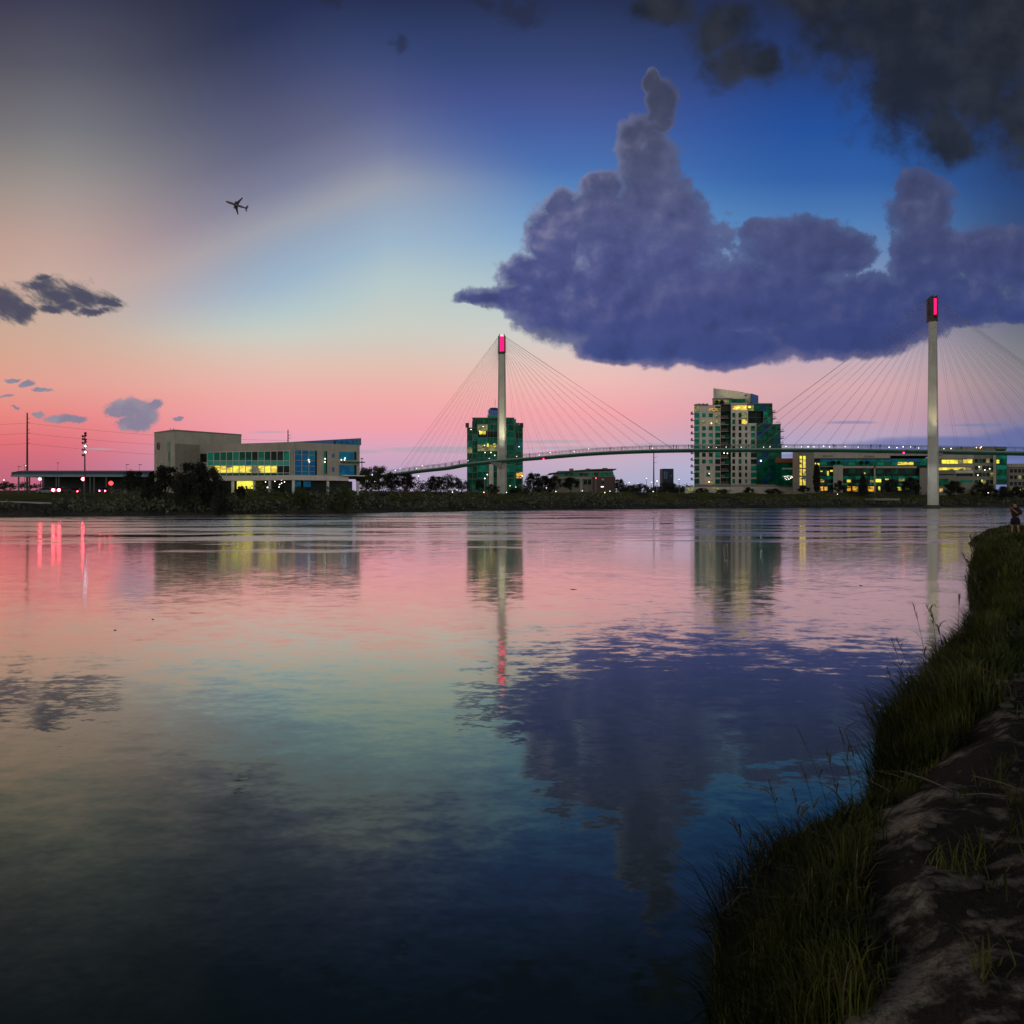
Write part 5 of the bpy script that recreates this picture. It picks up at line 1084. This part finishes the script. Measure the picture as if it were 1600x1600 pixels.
PR = {('round', 0): tree_proto('round', 1, fol_d), ('round', 1): tree_proto('round', 2, fol_m), ('wide', 0): tree_proto('wide', 3, fol_d, 5600), ('wide', 1): tree_proto('wide', 4, fol_m), ('cone', 0): tree_proto('cone', 5, fol_d), ('column', 0): tree_proto('column', 6, fol_d), ('round', 2): tree_proto('round', 7, fol_far, 3600), ('wide', 2): tree_proto('wide', 8, fol_far, 3800)}
first = set()
def tree(px, top, wpx, Y, key, label, rz=None, group=None, name='tree'):
    x = wx(px, Y); z = land(x, Y, False) - .2; H = wz(top, Y) - z
    if 'bush' in label or 'shrub' in label: z -= .30 * H; H *= 1.30
    p = PR[key]
    nat = {'round': .80, 'wide': 1.0, 'cone': .40, 'column': .28}[key[0]]; sxy = wpx * Y / F / nat
    rz = random.uniform(0, 6.28) if rz is None else rz
    if key in first: o = copy_tree(p, (x, Y, z), rz, (sxy, sxy, H))
    else: o = p; o.location = (x, Y, z); o.rotation_euler = (0, 0, rz); o.scale = (sxy, sxy, H); first.add(key)
    o.name = name; o['label'] = label
    if group: o['group'] = group
T_ = [
 (209, 733, 30, 158, ('round', 0), 'leftmost tree of the dark clump, between the shed and the blank stone end block'),
 (233, 741, 26, 152, ('wide', 0), 'low dark bushy tree at the left foot of the blank stone end block'),
 (258, 723.5, 42, 150, ('round', 0), 'dark tree with ragged pointed top in front of the emblem on the stone block'),
 (283, 737, 34, 146, ('wide', 0), 'low dark tree filling the gap between the two tall trees before the stone office'),
 (306, 716, 46, 148, ('round', 0), 'tallest dark tree in front of the left end of the long stone office'),
 (330, 727, 42, 149, ('wide', 0), 'dark spreading tree hiding the lower left corner of the yellow lit glass front'),
 (345, 748, 24, 147, ('wide', 0), 'small dark bush at the right foot of the tree clump before the glass front'),
 (376, 757, 12, 168, ('round', 0), 'small spiky shrub standing before the bright yellow ground floor window'),
 (470, 758, 26, 166, ('wide', 1), 'round shrub under the blue glass corner of the stone office'),
 (538, 753, 26, 168, ('wide', 1), 'dark spreading bush under the right end of the stone office'),
 (572, 727, 26, 205, ('round', 1), 'tree just right of the stone office, by a white lamp'),
 (592, 725, 30, 240, ('round', 1), 'paler green tree beside the left end of the footbridge'),
 (612, 737, 26, 230, ('wide', 0), 'dark tree under the left end of the footbridge deck'),
 (636, 737, 30, 228, ('round', 0), 'dark round tree under the sloping footbridge deck, left of a white lamp post'),
 (680, 742, 22, 245, ('round', 0), 'dark upright tree between the lamp post and the green tower, under the deck'),
 (700, 741, 34, 330, ('wide', 2), 'broad grey green tree behind the lawn left of the green tower'),
 (722, 750, 22, 330, ('round', 2), 'smaller grey tree at the left foot of the green tower'),
 (749, 748, 15, 300, ('round', 0), 'narrow dark tree in front of the green glass tower'),
 (769, 756, 22, 290, ('wide', 0), 'low dark bush left of the foot of the left bridge pylon'),
 (808, 762, 26, 260, ('wide', 0), 'low dark bush right of the foot of the left bridge pylon'),
 (834, 737, 24, 330, ('round', 0), 'leftmost of three dark trees between the green glass tower and the curved roof office'),
 (852, 741, 24, 335, ('round', 0), 'middle one of the three dark trees at the left end of the curved roof office'),
 (866, 743, 22, 332, ('wide', 0), 'rightmost of the three dark trees at the left end of the curved roof office'),
 (892, 744, 24, 335, ('round', 0), 'dark tree in front of the middle of the curved roof office'),
 (968, 747, 15, 345, ('round', 0), 'dark upright tree at the right end of the brick wall'),
 (1000, 755, 26, 420, ('wide', 2), 'low hazy tree between the brick end and the thin utility pole'),
 (1044, 751, 22, 430, ('round', 2), 'hazy tree in front of the dark blue block'),
 (1096, 762, 22, 330, ('wide', 0), 'dark bush at the left foot of the tall pale tower'),
 (1170, 760, 15, 340, ('round', 0), 'small dark bush in front of the middle of the tall pale tower plinth'),
 (1130, 764, 22, 335, ('wide', 0), 'flat dark bush before the left part of the tall pale tower plinth'),
 (1209, 763, 26, 330, ('wide', 0), 'dark spreading bush before the right part of the tall pale tower plinth'),
 (1256, 758, 16, 320, ('round', 0), 'small dark tree below the lit stair window of the tan office'),
 (1276, 724, 10, 322, ('column', 0), 'tall narrow columnar tree between the stair window and the orange lit rooms'),
 (1311, 749, 15, 318, ('round', 0), 'dark round tree before the stone pier of the tan office'),
 (1348, 740, 17, 316, ('cone', 0), 'dark pointed conifer before the orange lit rooms of the tan office'),
 (1392, 748, 20, 322, ('wide', 0), 'dark tree left of the right bridge pylon, before small lit rooms'),
 (1422, 744, 26, 320, ('round', 0), 'dark tree nearest to the left side of the right bridge pylon'),
 (1490, 749, 28, 312, ('round', 0), 'dark tree just right of the right bridge pylon'),
 (1535, 752, 32, 315, ('wide', 0), 'dark spreading tree before the right end of the two row lit office'),
 (1566, 758, 24, 310, ('round', 0), 'dark round tree between the lit office and the low dim stone building'),
 (1590, 759, 28, 318, ('wide', 0), 'dark tree at the right edge before the low dim stone building'),
 (8, 752, 30, 290, ('wide', 2), 'dark low tree at the left edge behind the retaining wall'),
]
for a in T_: tree(*a)
# shrubs on the roof terrace of the tan office
for i, (px, lb) in enumerate([(1302, 'first shrub from the left'), (1311, 'second shrub from the left'), (1346, 'third shrub from the left'), (1355, 'rightmost shrub')]):
    Y = 346.2; key = ('round', 0); x = wx(px, Y); z0 = wz(727.9, Y); o = copy_tree(PR[key], (x, Y, z0), i * 1.3, (1.9, 1.9, wz(719.5, Y) - z0)); o.name = 'terrace_shrub'; o['label'] = lb + ' on the terrace ledge of the tan office'; o['category'] = 'shrub'
for i in range(26):      # more undergrowth trees on the right bank
    pass
# roof garden shrubs on the tall tower
for i, (c_, lb) in enumerate([(455, 'left dark shrub'), (530, 'right dark shrub')]):
    o = copy_tree(PR[('wide', 0)], (wx(X7(c_), YE), YE + 2.0, wz(Y7(300), YE)), i * 2., (2.4, 2.4, 3.0)); o.name = 'terrace_shrub'; o['label'] = lb + ' on the roof terrace of the tall pale tower'; o['category'] = 'shrub'
# far treeline
def treeline(px0, px1, ytop, Y, n, seed):
    rg = np.random.default_rng(seed); C = []; SZ = []
    for _ in range(n):
        px = rg.uniform(px0, px1); x = wx(px, Y) ; y = Y + rg.uniform(-12, 12); h_ = (wz(ytop, Y) - 8) * rg.uniform(.55, 1.05); R = h_ * .5
        k = 90; p = rg.normal(size=(k, 3)); p /= np.linalg.norm(p, axis=1, keepdims=True); p *= rg.uniform(.3, 1.05, (k, 1)); C.append(np.array([x, y, 7.2 + h_ * .52]) + p * np.array([R * 1.2, R, h_ * .52])); SZ.append(rg.uniform(.6, 1.5, k) * (Y / 600))
    return leaf_quads(np.concatenate(C), np.concatenate(SZ))
tl = np.concatenate([treeline(815, 1090, 754.5, 560, 120, 1), treeline(565, 735, 744, 480, 40, 2), treeline(-200, 60, 750, 330, 45, 3), treeline(1210, 1260, 760, 600, 14, 4), treeline(1560, 1900, 745, 560, 60, 5), treeline(-200, 1900, 762, 900, 260, 6)])
tag(quads('far_treeline', tl, fol_far), 'distant low line of dark trees along the horizon behind the buildings', 'treeline', kind='stuff')
# ---------------------------------------------------------------- poles, lamps, wires
def upole(px, top, Y, ys_, rad, label):
    x = wx(px, Y); z0 = land(x, Y, False); t = thing('utility_pole', (x, Y, z0), label, 'utility pole')
    MB().tube((x, Y, z0 - .5), (x, Y, wz(top, Y)), rad, rad * .55, 10).build('pole', steel, t)
    for yy, L in ys_: 
        z_ = wz(yy, Y); MB().tube((x, Y, z_ + .0), (x + L, Y, z_ + .35 * L), .10, .05, 6).build('crossarm', steel, t)
    return t
upole(42.5, 645, 300, [(655, 1.1), (661.5, 1.2), (672.5, 1.1), (677.5, 1.2), (688, 1.0), (693.5, 1.1)], .42, 'tall dark utility pole with six short arms, above the shed at far left')
upole(450, 671.5, 330, [(681, 1.4), (685.5, 1.4)], .35, 'dark utility pole rising behind the roof of the long stone office')
upole(1021.5, 706, 420, [(715.5, 1.9), (723.5, 1.9)], .42, 'thin utility pole under the bridge deck left of the dark blue block')
def wire(p0, p1, sag, label, r=.035, grp=None):
    mb = MB(); n = 20; P = [p0.lerp(p1, i / n) - Vector((0, 0, sag * 4 * (i / n) * (1 - i / n))) for i in range(n + 1)]; mb.path(P, r, 4); o = mb.build('power_line', cablem, org=tuple(p0)); tag(o, label, 'power line', grp)
for i, (ya, y0, y1) in enumerate([(661, 662, 684), (677, 678, 697), (693, 694, 712)]):
    nm = ('upper', 'middle', 'lower')[i]
    wire(at(44, ya, 300), at(450, y1 + 4, 330), 1.5, nm + ' thin power line running from the far left pole towards the stone office')
    wire(at(44, ya, 300), at(-300, y0 + 3, 290), 1.0, nm + ' thin power line leaving the far left pole to the left')
# floodlight mast with clustered lamps
Y = 150; x = wx(132.5, Y); z0 = land(x, Y, False); t = thing('light_mast', (x, Y, z0), 'tall thin mast with a column of small floodlights, two of them lit blue white', 'light mast')
MB().tube((x, Y, z0 - .3), (x, Y, wz(675, Y)), .16, .09, 8).build('pole', steel, t)
for k, (px, py) in enumerate([(133.8, 676.5), (130.6, 681), (133.8, 680), (131, 685.5), (133.9, 686.5), (130.4, 691.5), (134.6, 696), (130.5, 702), (134.8, 705.5), (130.8, 710.5), (133.8, 690)]):
    c = at(px, py, Y); hd_ = MB().tube(c - Vector((.18 if px < 132 else -.12, 0, 0)), c + Vector((0, -.25, -.12)), .17, .22, 8).build('floodlight', steel, t)
    MB().tube((x, Y, c.z), tuple(c), .04, n=4).build('bracket', steel, hd_)
    if k in (6, 8): MB().ball(c + Vector((0, -.3, -.12)), .17).build('bulb', Mem('cold_bulb', (.7, .75, 1), 12) if k == 6 else bpy.data.materials['cold_bulb'], hd_)
polem = M('lamp_post_grey', (.20, .20, .19), .6); 
def lamp(px, top, bot, Y, mt, label, rad=.16, arm=0, group=None, pole=polem, size=.2):
    x = wx(px, Y); zt3 = wz(top, Y); zb3 = min(land(x, Y, False), zt3 - 2); t = thing('street_lamp', (x, Y, zb3), label, 'street lamp', group)
    MB().tube((x, Y, zb3 - .2), (x, Y, zt3), rad, rad * .6, 7).build('pole', pole, t)
    hd_ = MB().box(x - .35 - arm * (arm < 0), x + .35 + arm * (arm > 0), Y - .25, Y + .25, zt3, zt3 + .18).build('lamp_head', steel, t)
    if mt: MB().ball((x + arm, Y - .15, zt3 - size * .6), size, 8, 5).build('bulb', mt, hd_)
for a in [(654, 743, 757, 285, lamp_w, 'white lamp post on the bank under the sloping footbridge deck'), (757.5, 747, 762, 290, lamp_w, 'shorter one of the two lamp posts before the green glass tower'), (761.5, 741, 762, 292, lamp_w, 'taller one of the two lamp posts before the green glass tower'),
          (816, 743, 766, 288, lamp_w, 'lamp post on the lawn at the right foot of the green glass tower'), (931, 746.5, 767, 300, lamp_r, 'lamp post with a reddish light before the brown brick wall'), (1010, 747, 757, 440, lamp_w, 'small lamp post left of the thin utility pole'), (1026.5, 751, 768, 310, lamp_w, 'thin lamp post just right of the thin utility pole'), (1061, 748.5, 758, 440, lamp_w, 'small lamp post right of the dark blue block'), (581.5, 741, 757, 215, lamp_b, 'lamp post with a violet white light right of the stone office'), (565.5, 717, 740, 215, None, 'unlit lamp post at the right corner of the stone office')]: lamp(*a)
for px, top, lb in [(29, 729.5, 'low twin headed lamp over the left end of the shed'), (38.5, 727, 'lamp post beside the far left utility pole'), (90.5, 723.5, 'unlit lamp post above the middle of the shed roof'), (198, 726, 'left one of two unlit lamp posts above the right end of the shed'), (218, 726.5, 'right one of two unlit lamp posts above the right end of the shed')]: lamp(px, top, 740, 300, lamp_w if px == 38.5 else None, lb, .1, .0 if px == 90.5 else .5, size=.12)
# low bollard lights
bo = None
SP = [(586, 752.5, 230, lamp_w), (566, 734, 225, lamp_w), (707, 769, 262, lamp_w), (714, 765.5, 275, lamp_b), (756, 769.3, 262, lamp_o), (791.5, 769.5, 268, lamp_w), (797, 759, 330, lamp_o), (806, 761, 330, lamp_w), (829.5, 769, 270, lamp_w), (854, 762.5, 330, lamp_w), (868.5, 768, 272, lamp_w), (910, 767, 278, lamp_w), (953, 767.5, 280, lamp_w), (945, 769.5, 280, lamp_o), (1020.5, 768, 290, lamp_w), (1308.5, 772, 303, lamp_w), (1544, 770, 300, lamp_w), (983, 754, 450, lamp_w), (997, 755.5, 450, lamp_w), (1018, 753.5, 450, lamp_w), (418, 761.5, 170, lamp_w), (6, 750, 240, lamp_w)]
for i, (px, py, Y, mt) in enumerate(SP):
    x = wx(px, Y); z = wz(py, Y); zb3 = min(land(x, Y, False), z - .6)
    near = {586: 'right of the long stone office', 566: 'at the corner of the long stone office', 707: 'on the bank left of the left pylon', 714: 'on the lawn left of the green tower', 756: 'left of the foot of the left pylon', 791.5: 'right at the foot of the left pylon', 797: 'at the door of the green tower', 806: 'at the right foot of the green tower', 829.5: 'on the lawn right of the left pylon', 854: 'under the left end of the curved roof office', 868.5: 'on the bank before the left end of the curved roof office', 910: 'on the bank before the middle of the curved roof office', 953: 'brighter one before the brick wall', 945: 'dimmer one before the brick wall', 1020.5: 'below the thin utility pole', 1308.5: 'on the bank before the tan office', 1544: 'on the bank right of the right pylon', 983: 'on the far treeline, left one of three', 997: 'on the far treeline, middle one of three', 1018: 'on the far treeline, right one of three', 418: 'under the overhang of the stone office', 6: 'at the left edge behind the retaining wall'}[px]
    t = thing('bollard_light', (x, Y, zb3), 'small low path light ' + near, 'path light', 'small path lights on the far bank')
    MB().tube((x, Y, zb3 - .2), (x, Y, z - .12), .07, n=6).build('post', steel, t); MB().ball((x, Y, z), .13 if Y < 400 else .18, 8, 5).build('bulb', mt, t)
# signal lights and glowing red lamps of the street at far left
def signal(px, py, Y, mt, size, label):
    x = wx(px, Y); z = wz(py, Y); t = thing('traffic_light', (x, Y, land(x, Y, False)), label, 'traffic light'); MB().tube((x, Y + .3, land(x, Y, False) - .2), (x, Y + .3, z + .7), .1, n=7).build('pole', steel, t)
    h_ = MB().box(x - .25, x + .25, Y, Y + .22, z - .5, z + .6).build('signal_head', steel, t); MB().ball((x, Y - .05, z), size, 10, 6).build('lens', mt, h_)
signal(62.5, 748.5, 215, lamp_p, .34, 'traffic light glowing pinkish white under the left half of the shed'); signal(130, 748.5, 215, lamp_p, .42, 'traffic light glowing red and white beside the floodlight mast'); signal(173.5, 755, 205, Mem('red_sign', (1, .03, .03), 5), .55, 'red lit signal on a short post right of the floodlight mast')
# cars -----------------------------------------------------------------------
paint = M('car_paint', (.10, .10, .11), .3, .3, var=0); tyre = M('tyre', (.015, .015, .015), .9, var=0); cgl = M('car_glass', (.01, .012, .014), .1, var=0)
def car(px, Y, rz, lights, label):
    x = wx(px, Y); z = land(x, Y) + .05; t = thing('car', (0, 0, 0), label, 'car')
    prof = [(-2.2, .35), (-2.15, .8), (-1.7, .95), (-.9, 1.42), (.6, 1.46), (1.5, .98), (2.1, .88), (2.25, .6), (2.2, .35)]; n = len(prof); mb = MB()
    for s_, k in ((-.86, 1), (.86, 1)): mb.v += [(a, s_ * (1 if zz < 1 else .82), zz) for a, zz in prof]
    mb.f = [tuple(range(n)), tuple(range(n, 2 * n))[::-1]] + [(i, i + n, (i + 1) % n + n, (i + 1) % n) for i in range(n)]
    mb.build('body', paint, t)
    MB().add([(.68, -.66, 1.42), (.68, .66, 1.42), (1.46, .74, 1.03), (1.46, -.74, 1.03)], [(0, 1, 2, 3)]).build('windscreen', cgl, t).location = (.02, 0, .02)
    MB().add([(-.95, -.66, 1.40), (-.95, .66, 1.40), (-1.64, .76, .99), (-1.64, -.76, .99)], [(3, 2, 1, 0)]).build('rear_window', cgl, t).location = (-.02, 0, .02)
    for s_ in (-1, 1): MB().add([(-.85, s_ * .72, 1.38), (.55, s_ * .72, 1.40), (1.3, s_ * .86, 1.0), (-1.4, s_ * .86, 1.0)], [(0, 1, 2, 3)]).build('side_window', cgl, t).location = (0, s_ * .01, 0)
    for a in (-1.4, 1.4):
        for s_ in (-1, 1): MB().tube((a, s_ * .72, .33), (a, s_ * .90, .33), .33, n=14).build('wheel', tyre, t)
    for s_ in (-1, 1):
        MB().ball((2.2, s_ * .62, .68), .13, 8, 5).build('headlight', lamp_p if 'head' in lights else cgl, t)
        MB().ball((-2.18, s_ * .62, .80), .30, 8, 5).build('tail_light', Mem('brake_red', (1, .04, .07), 90) if 'tail' in lights else tyre, t)
    t.location = (x, Y, z); t.rotation_euler = (0, 0, rz)
car(97.5, 172, math.radians(87), ('tail',), 'car driving away with both brake lights glowing bright red'); car(168, 178, math.radians(-91), ('head',), 'oncoming car with two bright headlights right of the floodlight mast'); car(119, 200, math.radians(-70), ('head',), 'small distant car with a dim headlight between the two brighter cars')
car(75, 185, math.radians(4), (), 'unlit car seen side on, left of the glowing brake lights')
# ---------------------------------------------------------------- aeroplane
AP = thing('aeroplane', tuple(at(370, 320.5, 1500)), 'twin engined passenger jet banking in the pale sky above the left buildings', 'aeroplane')
Fv = Vector((-.87, -.45, .19)).normalized(); Wv = Vector((.43, -.52, .73)); Wv = (Wv - Fv * Wv.dot(Fv)).normalized(); Nv = Fv.cross(Wv); Nv = Nv if Nv.y > 0 else -Nv
def ap(a, w, n): return Fv * a + Wv * w + Nv * n
fus = M('fuselage', (.22, .16, .18), .4, var=.05, sc=.2); wingm = M('wing_grey', (.07, .085, .085), .5, var=.05)
def apb(mb, nm, mt, par=AP):
    me = bpy.data.meshes.new(nm); me.from_pydata([tuple(ap(*v)) for v in mb.v], [], mb.f); me.materials.append(mt); bm = bmesh.new(); bm.from_mesh(me); bmesh.ops.recalc_face_normals(bm, faces=bm.faces); bm.to_mesh(me); bm.free(); o = link(nm, me, par); return o
mb = MB(); st_ = [(20, .3, -.3), (19, 1.1, -.2), (17, 1.75, 0), (13, 2.1, 0), (-6, 2.1, 0), (-13, 1.5, .4), (-18, .7, .9), (-20, .25, 1.1)]; n = 12
for a, r, dn in st_: mb.v += [(a, r * math.cos(2 * math.pi * i / n), dn + r * math.sin(2 * math.pi * i / n)) for i in range(n)]
mb.f = [(j * n + i, j * n + (i + 1) % n, (j + 1) * n + (i + 1) % n, (j + 1) * n + i) for j in range(len(st_) - 1) for i in range(n)] + [tuple(range(n)), tuple(range((len(st_) - 1) * n, len(st_) * n))]
apb(mb, 'fuselage', fus)
def slab(P, th, flip=None):
    m = MB(); k = len(P); m.v = [(a, w, n_ + th / 2) for a, w, n_ in P] + [(a, w, n_ - th / 2) for a, w, n_ in P]; m.f = [tuple(range(k)), tuple(range(k, 2 * k))[::-1]] + [(i, (i + 1) % k, (i + 1) % k + k, i + k) for i in range(k)]; return m
for s_ in (-1, 1):
    apb(slab([(6, s_ * 1.5, -.9), (-2.5, s_ * 1.5, -.9), (-3.2, s_ * 6, -.5), (-7.2, s_ * 17, .6), (-5.6, s_ * 17.2, .6), (1.2, s_ * 7, -.4)], .5), 'wing', wingm)
    apb(slab([(-15, s_ * .6, 1.1), (-18.5, s_ * .6, 1.1), (-20, s_ * 6.4, 1.4), (-18.6, s_ * 6.5, 1.4)], .3), 'tailplane', wingm)
    m = MB(); m.v = [(a, s_ * 6 + r * math.cos(2 * math.pi * i / 10), -1.9 + r * math.sin(2 * math.pi * i / 10)) for a, r in ((4.8, 1.0), (3.5, 1.2), (.5, .8)) for i in range(10)]; m.f = [(j * 10 + i, j * 10 + (i + 1) % 10, (j + 1) * 10 + (i + 1) % 10, (j + 1) * 10 + i) for j in range(2) for i in range(10)] + [tuple(range(10)), tuple(range(20, 30))]; apb(m, 'engine', wingm)
m = MB(); P = [(-13.5, 1.4), (-18.8, 1.4), (-21.5, 7.6), (-18.8, 7.6)]; m.v = [(a, .2, z_) for a, z_ in P] + [(a, -.2, z_) for a, z_ in P]; m.f = [(0, 1, 2, 3), (7, 6, 5, 4)] + [(i, (i + 1) % 4, (i + 1) % 4 + 4, i + 4) for i in range(4)]; apb(m, 'tail_fin', fus)
# driftwood on the water
dwm = M('driftwood', (.03, .025, .02), .9)
for i, (px, py, L, lb) in enumerate([(896, 921, .20, 'dark bit of driftwood floating in the middle of the pink reflection'), (180, 985, .07, 'small dark bit of driftwood floating at the left, below the lamp reflections'), (239, 968, .06, 'tiny dark bit of driftwood floating below the stone office reflection'), (1345, 915, .12, 'small dark bit of driftwood floating left of the right pylon reflection')]):
    Y = CH * F / (py - HY); x = wx(px, Y); o = MB().path([(x - L / 2, Y, .0), (x - L * .1, Y + .02, .008), (x + L / 2, Y - .02, .002)], [.006, .010, .004], 7).build('driftwood', dwm, org=(x, Y, 0)); tag(o, lb, 'driftwood')
